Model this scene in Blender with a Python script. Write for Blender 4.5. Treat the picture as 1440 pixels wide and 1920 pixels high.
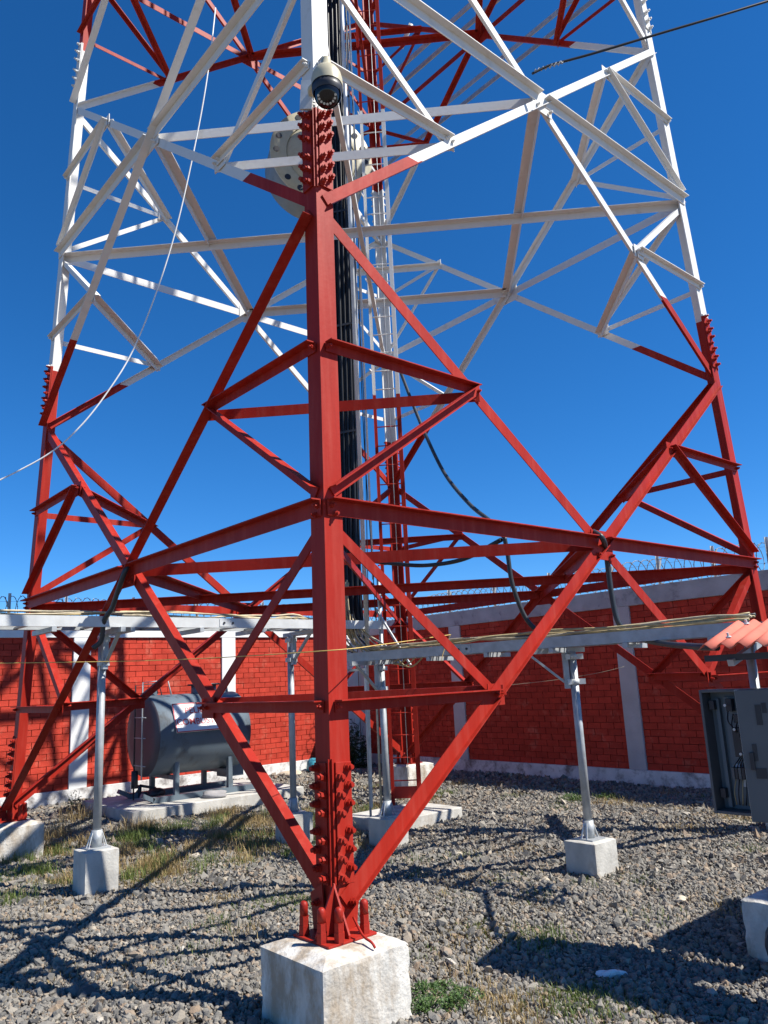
import bpy, bmesh, math, random
import numpy as np
from mathutils import Vector, Matrix, noise
random.seed(7); rng = np.random.default_rng(7)
for o in list(bpy.data.objects): bpy.data.objects.remove(o, do_unlink=True)
scene = bpy.context.scene
COL = scene.collection
R = math.radians

# ------------------------------------------------------------------ camera
CAM = np.array([0.69434712, -9.00731922, 1.76273119])
YAW, PITCH, ROLL, FPX = R(-3.84331541), R(12.24434961), R(-2.75791033), 1450.66
def cam_axes():
    f = np.array([math.sin(YAW)*math.cos(PITCH), math.cos(YAW)*math.cos(PITCH), math.sin(PITCH)])
    r = np.array([math.cos(YAW), -math.sin(YAW), 0.0]); u = np.cross(r, f)
    c, s = math.cos(ROLL), math.sin(ROLL)
    return r*c + u*s, -r*s + u*c, f
RX, UP, FW = cam_axes()
cd = bpy.data.cameras.new('camera'); cam = bpy.data.objects.new('camera', cd); COL.objects.link(cam)
m = Matrix(((RX[0], UP[0], -FW[0], CAM[0]), (RX[1], UP[1], -FW[1], CAM[1]), (RX[2], UP[2], -FW[2], CAM[2]), (0, 0, 0, 1)))
cam.matrix_world = m
cd.sensor_fit = 'HORIZONTAL'; cd.sensor_width = 36.0; cd.lens = FPX/1440*36.0
cd.clip_start = 0.05; cd.clip_end = 2000
scene.camera = cam
scene.render.resolution_x, scene.render.resolution_y = 768, 1024

# ------------------------------------------------------------------ light
ELEV = R(50.0); SAZ = math.atan2(0.986, -0.164)          # clockwise from +Y
SUN = Vector((math.sin(SAZ)*math.cos(ELEV), math.cos(SAZ)*math.cos(ELEV), math.sin(ELEV)))
w = bpy.data.worlds.new('World'); scene.world = w; w.use_nodes = True
wn = w.node_tree.nodes; wl = w.node_tree.links
sky = wn.new('ShaderNodeTexSky'); sky.sky_type = 'NISHITA'; sky.sun_disc = False
sky.sun_elevation = ELEV; sky.sun_rotation = SAZ
sky.altitude = 3800; sky.air_density = 1.25; sky.dust_density = 0.0; sky.ozone_density = 10.0
hs = wn.new('ShaderNodeHueSaturation'); hs.inputs['Saturation'].default_value = 1.17; wl.new(sky.outputs[0], hs.inputs['Color'])
wl.new(hs.outputs[0], wn['Background'].inputs[0]); wn['Background'].inputs[1].default_value = 0.0985
sl = bpy.data.lights.new('sun', 'SUN'); sl.energy = 5.0; sl.angle = R(0.5); sl.color = (1.0, 0.955, 0.88)
so = bpy.data.objects.new('sun', sl); COL.objects.link(so); so.location = (12, -2, 20)
so.rotation_euler = SUN.to_track_quat('Z', 'Y').to_euler()
scene.view_settings.view_transform = 'Standard'; scene.view_settings.look = 'None'
scene.view_settings.exposure = 0.75; scene.view_settings.gamma = 1.0

# ------------------------------------------------------------------ helpers
def ray(x, y):
    d = FW*FPX + RX*(x-720) - UP*(y-960); return d/np.linalg.norm(d)
def pz(x, y, z):                  # photo pixel -> point on the level z
    d = ray(x, y); return CAM + d*((z-CAM[2])/d[2])
def py(x, y, Y):                  # photo pixel -> point on the vertical plane y = Y
    d = ray(x, y); return CAM + d*((Y-CAM[1])/d[1])
def pd(x, y, D):                  # photo pixel -> point at depth D
    d = ray(x, y); return CAM + d*(D/(d@FW))
def nrm(v):
    v = np.asarray(v, float); return v/np.linalg.norm(v)

class MB:
    def __init__(s): s.v = []; s.f = []; s.sm = []
    def add(s, vs, fs, smooth=False):
        o = len(s.v); s.v += [tuple(map(float, p)) for p in vs]
        s.f += [tuple(i+o for i in f) for f in fs]; s.sm += [smooth]*len(fs); return s
    def box(s, c, ax, h):
        c = np.asarray(c, float); a = [np.asarray(x, float) for x in ax]
        vs = [c + a[0]*h[0]*i + a[1]*h[1]*j + a[2]*h[2]*k for k in (-1, 1) for j in (-1, 1) for i in (-1, 1)]
        return s.add(vs, [(0,2,3,1), (4,5,7,6), (0,1,5,4), (2,6,7,3), (0,4,6,2), (1,3,7,5)])
    def prism(s, poly, ext):      # planar polygon extruded by vector
        n = len(poly); p = [np.asarray(q, float) for q in poly]; e = np.asarray(ext, float)
        return s.add(p + [q+e for q in p], [tuple(range(n))[::-1], tuple(range(n, 2*n))] + [(i, (i+1) % n, n+(i+1) % n, n+i) for i in range(n)])
    def angle(s, P, Q, a, b, w, t, w2=None):
        P = np.asarray(P, float); Q = np.asarray(Q, float); d = nrm(Q-P)
        a = np.asarray(a, float); a = nrm(a-d*(a@d)); b = np.asarray(b, float); b = nrm(b-d*(b@d)-a*(b@a)); w2 = w2 or w
        prof = [(0,0), (w,0), (w,t), (t,t), (t,w2), (0,w2)]
        vs = [P+a*x+b*y for x, y in prof] + [Q+a*x+b*y for x, y in prof]
        fs = [(i, (i+1) % 6, 6+(i+1) % 6, 6+i) for i in range(6)] + [(0,3,2,1), (0,5,4,3), (6,7,8,9), (6,9,10,11)]
        return s.add(vs, fs)
    def bar(s, P, Q, w, h, up=(0,0,1)):
        P = np.asarray(P, float); Q = np.asarray(Q, float); d = nrm(Q-P); u = np.asarray(up, float)
        u = u-d*(u@d)
        u = nrm(u) if np.linalg.norm(u) > 1e-4 else nrm(np.cross(d, (1, .3, 0)))
        r = np.cross(d, u); L = np.linalg.norm(Q-P)/2
        return s.box((P+Q)/2, (d, r, u), (L, w/2, h/2))
    def cyl(s, P, Q, r, n=12, r2=None, smooth=True):
        P = np.asarray(P, float); Q = np.asarray(Q, float); d = nrm(Q-P); r2 = r if r2 is None else r2
        a = nrm(np.cross(d, (0, 0, 1) if abs(d[2]) < .9 else (1, 0, 0))); b = np.cross(d, a)
        c = [(math.cos(2*math.pi*i/n), math.sin(2*math.pi*i/n)) for i in range(n)]
        vs = [P+(a*x+b*y)*r for x, y in c] + [Q+(a*x+b*y)*r2 for x, y in c]
        o = len(s.v); s.add(vs, [(i, (i+1) % n, n+(i+1) % n, n+i) for i in range(n)], smooth)
        s.f += [tuple(o+i for i in range(n))[::-1], tuple(o+n+i for i in range(n))]; s.sm += [False, False]; return s
    def tube(s, pts, r, n=6):
        p = [np.asarray(q, float) for q in pts]; o = len(s.v); prev = None
        for i, q in enumerate(p):
            d = nrm(p[min(i+1, len(p)-1)] - p[max(i-1, 0)])
            if prev is None: a = nrm(np.cross(d, (0.3, .1, 1) if abs(d[2]) < .9 else (1, .2, 0)))
            else: a = nrm(prev - d*(prev@d))
            prev = a; b = np.cross(d, a)
            s.v += [tuple(q+(a*math.cos(2*math.pi*k/n)+b*math.sin(2*math.pi*k/n))*r) for k in range(n)]
        for i in range(len(p)-1):
            for k in range(n): s.f.append((o+i*n+k, o+i*n+(k+1) % n, o+(i+1)*n+(k+1) % n, o+(i+1)*n+k)); s.sm.append(True)
        e = o+(len(p)-1)*n
        s.f += [tuple(o+k for k in range(n))[::-1], tuple(e+k for k in range(n))]; s.sm += [False, False]; return s
    def lathe(s, O, ax, prof, n=32):     # prof: (radius, along axis)
        O = np.asarray(O, float); d = nrm(ax); a = nrm(np.cross(d, (0, 0, 1) if abs(d[2]) < .9 else (1, 0, 0))); b = np.cross(d, a); o = len(s.v)
        for r, h in prof:
            s.v += [tuple(O+d*h+(a*math.cos(2*math.pi*k/n)+b*math.sin(2*math.pi*k/n))*r) for k in range(n)]
        for i in range(len(prof)-1):
            for k in range(n): s.f.append((o+i*n+k, o+i*n+(k+1) % n, o+(i+1)*n+(k+1) % n, o+(i+1)*n+k)); s.sm.append(True)
        return s
    def mesh(s, name, mat, off=(0, 0, 0)):
        me = bpy.data.meshes.new(name); me.from_pydata([(x-off[0], y-off[1], z-off[2]) for x, y, z in s.v], [], s.f)
        me.polygons.foreach_set('use_smooth', s.sm)
        bm = bmesh.new(); bm.from_mesh(me); bmesh.ops.recalc_face_normals(bm, faces=bm.faces); bm.to_mesh(me); bm.free()
        if mat: me.materials.append(mat)
        return me
    def build(s, name, mat, parent=None, bevel=0):
        off = wloc(parent) if parent else (0, 0, 0)
        o = bpy.data.objects.new(name, s.mesh(name, mat, off)); COL.objects.link(o)
        if parent: o.parent = parent
        if bevel:
            b = o.modifiers.new('bevel', 'BEVEL'); b.width = bevel; b.segments = 2; b.limit_method = 'ANGLE'
        return o
LOC = {}
def wloc(o):
    p = Vector((0, 0, 0))
    while o: p = p + o.location; o = o.parent
    return p
def tag(o, label, cat, group=None, kind=None):
    if label: o['label'] = label
    if cat: o['category'] = cat
    if group: o['group'] = group
    if kind or cat: o['kind'] = kind or 'thing'
    return o
def thing(name, loc, label, cat, group=None):
    o = bpy.data.objects.new(name, None); o.empty_display_size = .1; COL.objects.link(o); o.location = loc
    return tag(o, label, cat, group)
def inst(name, me, parent, mat4):        # shared mesh, placed in world space under an unrotated parent
    o = bpy.data.objects.new(name, me); COL.objects.link(o); o.parent = parent
    o.matrix_local = Matrix.Translation(-wloc(parent)) @ mat4; return o
def frame(loc, x, y, z, sc=(1, 1, 1)):
    M = Matrix.Identity(4)
    for i in range(3): M[i][0] = x[i]*sc[0]; M[i][1] = y[i]*sc[1]; M[i][2] = z[i]*sc[2]; M[i][3] = loc[i]
    return M
def spline(pts, n=8):
    p = [np.asarray(q, float) for q in pts]; p = [2*p[0]-p[1]] + p + [2*p[-1]-p[-2]]; out = []
    for i in range(1, len(p)-2):
        for k in range(n):
            t = k/n; a, b, c, d = p[i-1:i+3]
            out.append(.5*((2*b)+(-a+c)*t+(2*a-5*b+4*c-d)*t*t+(-a+3*b-3*c+d)*t**3))
    out.append(p[-2]); return out

# ------------------------------------------------------------------ materials
def mat(name, base, rough=.5, metal=0.0, var=.18, scale=4.0, bump=.15, bscale=60.0, dirt=None, damt=.35, dscale=3.0, rnd=0.0, streak=1.0, spec=.4):
    m = bpy.data.materials.new(name); m.use_nodes = True; nt = m.node_tree; N = nt.nodes; L = nt.links; b = N['Principled BSDF']
    b.inputs['Roughness'].default_value = rough; b.inputs['Specular IOR Level'].default_value = spec; b.inputs['Metallic'].default_value = metal
    g = N.new('ShaderNodeNewGeometry'); mp = N.new('ShaderNodeMapping'); L.new(g.outputs['Position'], mp.inputs[0]); mp.inputs['Scale'].default_value = (1, 1, streak)
    n1 = N.new('ShaderNodeTexNoise'); n1.inputs['Scale'].default_value = scale; n1.inputs['Detail'].default_value = 6; L.new(mp.outputs[0], n1.inputs['Vector'])
    mx = N.new('ShaderNodeMix'); mx.data_type = 'RGBA'
    r = N.new('ShaderNodeMapRange'); r.inputs[1].default_value = .3; r.inputs[2].default_value = .7; L.new(n1.outputs['Fac'], r.inputs[0]); L.new(r.outputs[0], mx.inputs[0])
    mx.inputs[6].default_value = (*[c*(1-var) for c in base], 1); mx.inputs[7].default_value = (*[min(1, c*(1+var)) for c in base], 1)
    out = mx.outputs[2]
    if dirt:
        n2 = N.new('ShaderNodeTexNoise'); n2.inputs['Scale'].default_value = dscale; n2.inputs['Detail'].default_value = 9; n2.inputs['Roughness'].default_value = .7; L.new(mp.outputs[0], n2.inputs['Vector'])
        r2 = N.new('ShaderNodeMapRange'); r2.inputs[1].default_value = 1-damt-.06; r2.inputs[2].default_value = 1-damt+.1; L.new(n2.outputs['Fac'], r2.inputs[0])
        m2 = N.new('ShaderNodeMix'); m2.data_type = 'RGBA'; L.new(r2.outputs[0], m2.inputs[0]); L.new(out, m2.inputs[6]); m2.inputs[7].default_value = (*dirt, 1); out = m2.outputs[2]
    if rnd:
        oi = N.new('ShaderNodeObjectInfo'); hs = N.new('ShaderNodeHueSaturation'); r3 = N.new('ShaderNodeMapRange'); L.new(oi.outputs['Random'], r3.inputs[0])
        ad = N.new('ShaderNodeMath'); ad.operation = 'MULTIPLY_ADD'; L.new(g.outputs['Random Per Island'], ad.inputs[0]); ad.inputs[1].default_value = .5; hf = N.new('ShaderNodeMath'); hf.operation = 'MULTIPLY'; L.new(oi.outputs['Random'], hf.inputs[0]); hf.inputs[1].default_value = .5; L.new(hf.outputs[0], ad.inputs[2]); L.new(ad.outputs[0], r3.inputs[0])
        r3.inputs[3].default_value = 1-rnd; r3.inputs[4].default_value = 1+rnd; L.new(r3.outputs[0], hs.inputs['Value']); L.new(out, hs.inputs['Color']); out = hs.outputs[0]
    L.new(out, b.inputs['Base Color'])
    if bump:
        n3 = N.new('ShaderNodeTexNoise'); n3.inputs['Scale'].default_value = bscale; n3.inputs['Detail'].default_value = 5; L.new(g.outputs['Position'], n3.inputs['Vector'])
        bp = N.new('ShaderNodeBump'); bp.inputs['Strength'].default_value = bump; bp.inputs['Distance'].default_value = .01; L.new(n3.outputs['Fac'], bp.inputs['Height']); L.new(bp.outputs[0], b.inputs['Normal'])
    return m
RED = (.315, .0195, .011); WHITE = (.66, .65, .62)
def tower_paint():
    m = mat('tower_paint', RED, spec=.12, rough=.5, var=.16, scale=2.6, bump=.10, bscale=25, streak=.35)
    nt = m.node_tree; N = nt.nodes; L = nt.links; b = N['Principled BSDF']; red = b.inputs['Base Color'].links[0].from_socket
    g = [n for n in N if n.type == 'NEW_GEOMETRY'][0]; sx = N.new('ShaderNodeSeparateXYZ'); L.new(g.outputs['Position'], sx.inputs[0])
    def gt(z):
        q = N.new('ShaderNodeMath'); q.operation = 'GREATER_THAN'; q.inputs[1].default_value = z; L.new(sx.outputs[2], q.inputs[0]); return q.outputs[0]
    s1 = N.new('ShaderNodeMath'); s1.operation = 'SUBTRACT'; L.new(gt(5.87), s1.inputs[0]); L.new(gt(10.71), s1.inputs[1])
    s2 = N.new('ShaderNodeMath'); s2.operation = 'ADD'; L.new(s1.outputs[0], s2.inputs[0]); L.new(gt(15.6), s2.inputs[1])
    nz = N.new('ShaderNodeTexNoise'); nz.inputs['Scale'].default_value = 7; nz.inputs['Detail'].default_value = 8; L.new(g.outputs['Position'], nz.inputs['Vector'])
    wr = N.new('ShaderNodeMix'); wr.data_type = 'RGBA'; mr = N.new('ShaderNodeMapRange'); mr.inputs[1].default_value = .58; mr.inputs[2].default_value = .9; L.new(nz.outputs['Fac'], mr.inputs[0]); L.new(mr.outputs[0], wr.inputs[0])
    wr.inputs[6].default_value = (*WHITE, 1); wr.inputs[7].default_value = (.52, .48, .40, 1)
    chip = N.new('ShaderNodeMix'); chip.data_type = 'RGBA'; mr2 = N.new('ShaderNodeMapRange'); mr2.inputs[1].default_value = .70; mr2.inputs[2].default_value = .73
    n4 = N.new('ShaderNodeTexNoise'); n4.inputs['Scale'].default_value = 9; n4.inputs['Detail'].default_value = 10; n4.inputs['Roughness'].default_value = .75; L.new(g.outputs['Position'], n4.inputs['Vector'])
    L.new(n4.outputs['Fac'], mr2.inputs[0]); L.new(mr2.outputs[0], chip.inputs[0]); L.new(red, chip.inputs[6]); chip.inputs[7].default_value = (.36, .10, .07, 1)
    mp2 = N.new('ShaderNodeMapping'); mp2.inputs['Scale'].default_value = (14, 14, 1.1); L.new(g.outputs['Position'], mp2.inputs[0])
    n5 = N.new('ShaderNodeTexNoise'); n5.inputs['Scale'].default_value = 1.0; n5.inputs['Detail'].default_value = 7; n5.inputs['Roughness'].default_value = .65; L.new(mp2.outputs[0], n5.inputs['Vector'])
    mr5 = N.new('ShaderNodeMapRange'); mr5.inputs[1].default_value = .48; mr5.inputs[2].default_value = .75; mr5.inputs[4].default_value = .55; L.new(n5.outputs['Fac'], mr5.inputs[0])
    fade = N.new('ShaderNodeMix'); fade.data_type = 'RGBA'; L.new(mr5.outputs[0], fade.inputs[0]); L.new(chip.outputs[2], fade.inputs[6]); fade.inputs[7].default_value = (.40, .065, .045, 1)
    mr6 = N.new('ShaderNodeMapRange'); mr6.inputs[1].default_value = .25; mr6.inputs[2].default_value = .42; mr6.inputs[3].default_value = .5; mr6.inputs[4].default_value = 0; L.new(n5.outputs['Fac'], mr6.inputs[0])
    drk = N.new('ShaderNodeMix'); drk.data_type = 'RGBA'; L.new(mr6.outputs[0], drk.inputs[0]); L.new(fade.outputs[2], drk.inputs[6]); drk.inputs[7].default_value = (.17, .013, .010, 1)
    mr7 = N.new('ShaderNodeMapRange'); mr7.inputs[1].default_value = .69; mr7.inputs[2].default_value = .74; mr7.inputs[4].default_value = .7; L.new(n4.outputs['Fac'], mr7.inputs[0])
    rst = N.new('ShaderNodeMix'); rst.data_type = 'RGBA'; L.new(mr7.outputs[0], rst.inputs[0]); L.new(wr.outputs[2], rst.inputs[6]); rst.inputs[7].default_value = (.30, .17, .09, 1)
    mx = N.new('ShaderNodeMix'); mx.data_type = 'RGBA'; L.new(s2.outputs[0], mx.inputs[0]); L.new(drk.outputs[2], mx.inputs[6]); L.new(rst.outputs[2], mx.inputs[7]); L.new(mx.outputs[2], b.inputs['Base Color'])
    return m
M = dict(
    tower=tower_paint(),
    redp=mat('red_paint', RED, rough=.5, var=.12, spec=.25),
    galv=mat('galvanised', (.40, .42, .43), rough=.5, metal=.35, var=.15, scale=12, bump=.05),
    galvw=mat('galvanised_pale', (.56, .57, .56), rough=.5, metal=.2, var=.1, scale=8, bump=.05),
    brick=mat('painted_brick', (.46, .050, .030), rough=.8, var=.14, scale=6, bump=.5, bscale=70, rnd=.20, spec=.1, dirt=(.54, .13, .085), damt=.38, dscale=3.5),
    mortar=mat('painted_mortar', (.30, .030, .018), rough=.85, var=.2, bump=.3),
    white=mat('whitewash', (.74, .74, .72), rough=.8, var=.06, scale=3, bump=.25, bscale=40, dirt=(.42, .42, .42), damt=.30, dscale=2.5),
    shaded_white=mat('shaded_whitewash', (.50, .475, .47), rough=.9, var=.1, scale=3, bump=.25, bscale=40, dirt=(.34, .32, .32), damt=.32, dscale=2.5, spec=.1),  # white column paint, darkened to hold the wall's shade in its colour
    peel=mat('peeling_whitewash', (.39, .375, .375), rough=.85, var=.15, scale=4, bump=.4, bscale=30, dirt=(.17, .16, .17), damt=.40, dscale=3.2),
    plinth=mat('plinth_whitewash', (.66, .65, .63), rough=.85, var=.15, scale=4, bump=.4, bscale=30, dirt=(.20, .18, .17), damt=.46, dscale=3.5),
    conc=mat('concrete', (.47, .455, .415), rough=.9, var=.2, scale=6, spec=.1, bump=.4, bscale=45, dirt=(.36, .32, .27), damt=.42, dscale=4, streak=.6),
    concA=mat('whitewashed_concrete', (.60, .575, .52), rough=.9, var=.25, scale=7, bump=.6, bscale=45, dirt=(.36, .30, .23), damt=.48, dscale=4.5, streak=.45, spec=.1),
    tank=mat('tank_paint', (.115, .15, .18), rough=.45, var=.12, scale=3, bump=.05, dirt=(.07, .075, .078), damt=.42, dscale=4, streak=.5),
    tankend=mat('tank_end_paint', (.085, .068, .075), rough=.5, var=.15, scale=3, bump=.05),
    black=mat('black_rubber', (.012, .013, .016), rough=.42, var=.2, bump=0),
    hose=mat('grey_black_hose', (.035, .04, .045), rough=.4, var=.2, bump=0),
    beige=mat('beige_cable', (.42, .33, .17), rough=.5, var=.2, scale=20, bump=0),
    tan=mat('tan_cable', (.50, .42, .28), rough=.5, var=.2, scale=20, bump=0),
    wirew=mat('white_wire', (.72, .72, .70), rough=.5, var=.1, bump=0),
    rope=mat('yellow_rope', (.62, .42, .12), rough=.7, var=.2, scale=30, bump=0),
    cream=mat('cream_paint', (.46, .42, .30), rough=.5, var=.12, scale=5, bump=.05, dirt=(.40, .36, .26), damt=.46, dscale=5),
    dishg=mat('grey_shroud', (.19, .21, .215), rough=.6, var=.15, bump=.1, dirt=(.12, .12, .11), damt=.36, dscale=5),
    dark=mat('dark_steel', (.03, .03, .035), rough=.45, var=.2, bump=0),
    glass=mat('dark_glass', (.01, .01, .012), rough=.08, var=.1, bump=0),
    camw=mat('camera_shell', (.50, .45, .31), rough=.4, var=.06, bump=0),
    led=mat('lens_glass', (.55, .55, .50), rough=.15, var=.1, bump=0),
    cab=mat('cabinet_paint', (.10, .108, .115), rough=.45, var=.08, bump=.04),
    cabin=mat('cabinet_inside', (.13, .16, .18), rough=.5, var=.08, bump=.03),
    paper=mat('paper_label', (.6, .62, .64), rough=.8, var=.08, bump=0),
    roof=mat('roof_red_sheet', (.60, .16, .11), spec=.15, rough=.7, var=.14, scale=5, bump=.1, dirt=(.62, .25, .18), damt=.36),
    sign=mat('sign_white', (.78, .78, .77), rough=.5, var=.05, bump=0),
    signr=mat('sign_red', (.60, .05, .06), rough=.5, var=.1, bump=0),
    razor=mat('razor_wire_steel', (.16, .15, .14), rough=.5, metal=.5, var=.3, scale=25, bump=0),
    blue=mat('blue_plastic', (.03, .22, .30), rough=.45, var=.3, scale=15, bump=.5, bscale=25),
    cloth=mat('grey_cloth', (.26, .25, .25), rough=.95, var=.2, bump=.4),
    stone=mat('pale_stone', (.52, .45, .34), rough=.9, var=.2, bump=.5, bscale=25),
    plast=mat('clear_plastic', (.72, .74, .75), rough=.25, var=.05, bump=.2, bscale=30),
    soil=mat('soil', (.15, .128, .10), rough=.95, var=.35, scale=9, bump=.9, bscale=70, dirt=(.22, .18, .13), damt=.42, dscale=4),
)
def veg(name, a, b_):
    m = bpy.data.materials.new(name); m.use_nodes = True; nt = m.node_tree; N = nt.nodes; L = nt.links; p = N['Principled BSDF']; p.inputs['Roughness'].default_value = .6
    at = N.new('ShaderNodeAttribute'); at.attribute_name = 'tone'; mx = N.new('ShaderNodeMix'); mx.data_type = 'RGBA'; L.new(at.outputs['Fac'], mx.inputs[0]); mx.inputs[6].default_value = (*a, 1); mx.inputs[7].default_value = (*b_, 1)
    L.new(mx.outputs[2], p.inputs['Base Color']); tr = N.new('ShaderNodeBsdfTranslucent'); L.new(mx.outputs[2], tr.inputs[0]); ms = N.new('ShaderNodeMixShader'); ms.inputs[0].default_value = .25
    L.new(p.outputs[0], ms.inputs[1]); L.new(tr.outputs[0], ms.inputs[2]); L.new(ms.outputs[0], N['Material Output'].inputs[0]); return m
M['green'] = veg('green_blade', (.075, .125, .022), (.17, .21, .05)); M['dry'] = veg('dry_blade', (.24, .16, .065), (.46, .35, .16)); M['leaf'] = veg('weed_leaf', (.035, .085, .018), (.10, .17, .04)); M['bush'] = veg('dark_leaf', (.02, .045, .015), (.05, .09, .03))
def gravel_mat():
    m = mat('gravel_stone', (.2, .2, .2), rough=.85, var=.1, bump=.4, bscale=150); nt = m.node_tree; N = nt.nodes; L = nt.links; b = N['Principled BSDF']; s = b.inputs['Base Color'].links[0].from_socket
    at = N.new('ShaderNodeAttribute'); at.attribute_name = 'tone'; cr = N.new('ShaderNodeValToRGB'); cr.color_ramp.interpolation = 'LINEAR'
    e = cr.color_ramp.elements; e[0].position = 0; e[0].color = (.075, .073, .07, 1); e[1].position = 1; e[1].color = (.42, .39, .34, 1)
    for ps, c in ((.25, (.135, .128, .115)), (.5, (.205, .192, .168)), (.72, (.26, .235, .195)), (.86, (.25, .182, .125)), (.94, (.33, .28, .21))):
        q = e.new(ps); q.color = (*c, 1)
    L.new(at.outputs['Fac'], cr.inputs[0]); mm = N.new('ShaderNodeMix'); mm.data_type = 'RGBA'; mm.blend_type = 'MULTIPLY'; mm.inputs[0].default_value = .0; L.new(cr.outputs[0], mm.inputs[6]); L.new(s, mm.inputs[7]); L.new(mm.outputs[2], b.inputs['Base Color']); return m
M['gravel'] = gravel_mat()

# ------------------------------------------------------------------ ground
g = MB(); g.add([(-300, -300, -.012), (300, -300, -.012), (300, 300, -.012), (-300, 300, -.012)], [(0, 1, 2, 3)])
tag(g.build('ground', M['soil']), None, None, kind='structure')

# ------------------------------------------------------------------ brick walls
Z0, Z1, ZT = .22, 2.74, 3.02
E1 = nrm((1, 1, 0)); E2 = nrm((1, -1, 0)); ZA = np.array([0, 0, 1.])
CORNER = np.array([-1.25, 8.65, 0])
brick_me = None
def brick_mesh():
    b = MB(); b.box((0, 0, 0), np.eye(3), (.5, .5, .5)); me = b.mesh('brick', M['brick'])
    return me
brick_me = brick_mesh()
def wall(name, label, a, inward, cols, ext, colmat, copmat, plmat):
    # a: unit direction along wall from CORNER, inward: unit normal to the yard, cols: column centres along a, ext: (start, end)
    root = thing(name, tuple(CORNER + a*ext[0]), label, 'wall')
    P = lambda u, n, z: CORNER + a*u + inward*n + ZA*z
    def block(nm, u0, u1, n0, n1, z0, z1, mt, bev=.006):
        return MB().box(P((u0+u1)/2, (n0+n1)/2, (z0+z1)/2), (a, inward, ZA), ((u1-u0)/2, (n1-n0)/2, (z1-z0)/2)).build(nm, mt, root, bevel=bev)
    block('wall_core', ext[0], ext[1], -.16, -.062, Z0-.02, Z1+.02, M['mortar'], 0)
    block('plinth', ext[0], ext[1], -.2, .012, -.12, Z0, plmat)
    block('coping_beam', ext[0], ext[1], -.2, .004, Z1, ZT, copmat)
    hw = .15
    for c in cols: block('column', c-hw, c+hw, -.2, 0, Z0+.001, Z1-.001, colmat)
    edges = [ext[0]] + sorted(x for c in cols for x in (c-hw, c+hw)) + [ext[1]]
    bays = [(edges[i], edges[i+1]) for i in range(0, len(edges), 2)]
    bl = []
    for u0, u1 in bays:
        if u1-u0 < .05: continue
        for r in range(25):
            z = Z0 + .05 + r*(Z1-Z0)/25
            u = u0 - (.125 if r % 2 else 0) + random.uniform(-.008, .008)
            while u < u1:
                x0, x1 = max(u, u0)+.004, min(u+.25, u1)-.006
                if x1-x0 > .03: bl.append(((x0+x1)/2, z+random.uniform(-.002, .002), x1-x0, random.uniform(0, .007)))
                u += .25
    def vis(b):
        p = P(b[0], 0, b[1]); d = p-CAM; zz = d@FW; x = 720+FPX*(d@RX)/zz
        return zz + (100 if x < -5 or x > 1445 else 0)
    bl.sort(key=vis)
    rest = MB()
    H = (Z1-Z0)/25 - .008
    for i, (u, z, L, pr) in enumerate(bl):
        c = P(u, -.062+((.016+pr))/2, z)
        if i < 300:
            inst('brick', brick_me, root, frame(c, a, inward, ZA, (L, (.016+pr)+.02, H)))
        else: rest.box(c, (a, inward, ZA), (L/2, ((.016+pr)+.02)/2, H/2))
    o = rest.build('brickwork', M['brick'], root); o['kind'] = 'stuff'
    return root
S2 = math.sqrt(2)
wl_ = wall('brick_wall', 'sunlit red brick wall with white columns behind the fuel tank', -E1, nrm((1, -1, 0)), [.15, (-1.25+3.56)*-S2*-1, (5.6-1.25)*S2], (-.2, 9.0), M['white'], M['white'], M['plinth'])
wr_ = wall('brick_wall', 'shaded red brick wall with grey peeling coping beside the open cabinet', E2, nrm((-1, -1, 0)), [.16, (.92+1.25)*S2, (3.58+1.25)*S2, (6.24+1.25)*S2], (.02, 12.0), M['shaded_white'], M['peel'], M['plinth'])

def wire_wall(a, inward, posts, length, which, lab):
    for u in posts:
        p = CORNER + a*u - inward*.1
        t = thing('wire_post', tuple(p+ZA*ZT), 'galvanised post holding razor wire on the '+lab, 'post', 'posts on the '+lab)
        MB().angle(p+ZA*(ZT-.05), p+ZA*(ZT+.47), a, inward, .04, .005).build('upright', M['galvw'], t)
        MB().bar(p+ZA*(ZT+.10)+inward*.02, p+ZA*(ZT+.40)+a*.10+inward*.05, .006, .045, inward).build('arm', M['galvw'], t)
    pts = []; n = 14; loops = int(length/.155)
    for i in range(loops*n):
        th = 2*math.pi*i/n; q = CORNER + a*(i/n*.155) - inward*.1
        rr = .20 + .012*math.sin(i*.37)
        pts.append(q + inward*math.cos(th)*rr + ZA*(ZT+.215+math.sin(th)*rr+.012*math.sin(i*.05)))
    o = MB(); o.tube(pts, .006, 4)
    for i in range(0, len(pts)-1, 2):
        d = nrm(pts[i+1]-pts[i]); s = nrm(np.cross(d, (random.uniform(-1, 1), random.uniform(-1, 1), random.uniform(-1, 1)))); o.bar(pts[i]-s*.016, pts[i]+s*.016, .012, .003, d)
    for zz in (.10, .33): o.tube([CORNER+a*u-inward*.1+ZA*(ZT+zz+.01*math.sin(u*3)) for u in np.arange(0, length, .3)], .002, 4)
    tag(o.build('razor_wire', M['razor']), 'coiled razor wire running along the top of the '+lab, 'razor wire')
wire_wall(-E1, nrm((1, -1, 0)), [.9, 2.4, 3.9, 5.2, 6.42, 7.35, 8.25], 8.9, 0, 'sunlit brick wall')
wire_wall(E2, nrm((-1, -1, 0)), [1.6, 2.9, 4.1, 5.4, 6.65, 7.52, 8.42, 9.22, 10.3], 11.0, 1, 'shaded brick wall')

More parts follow.
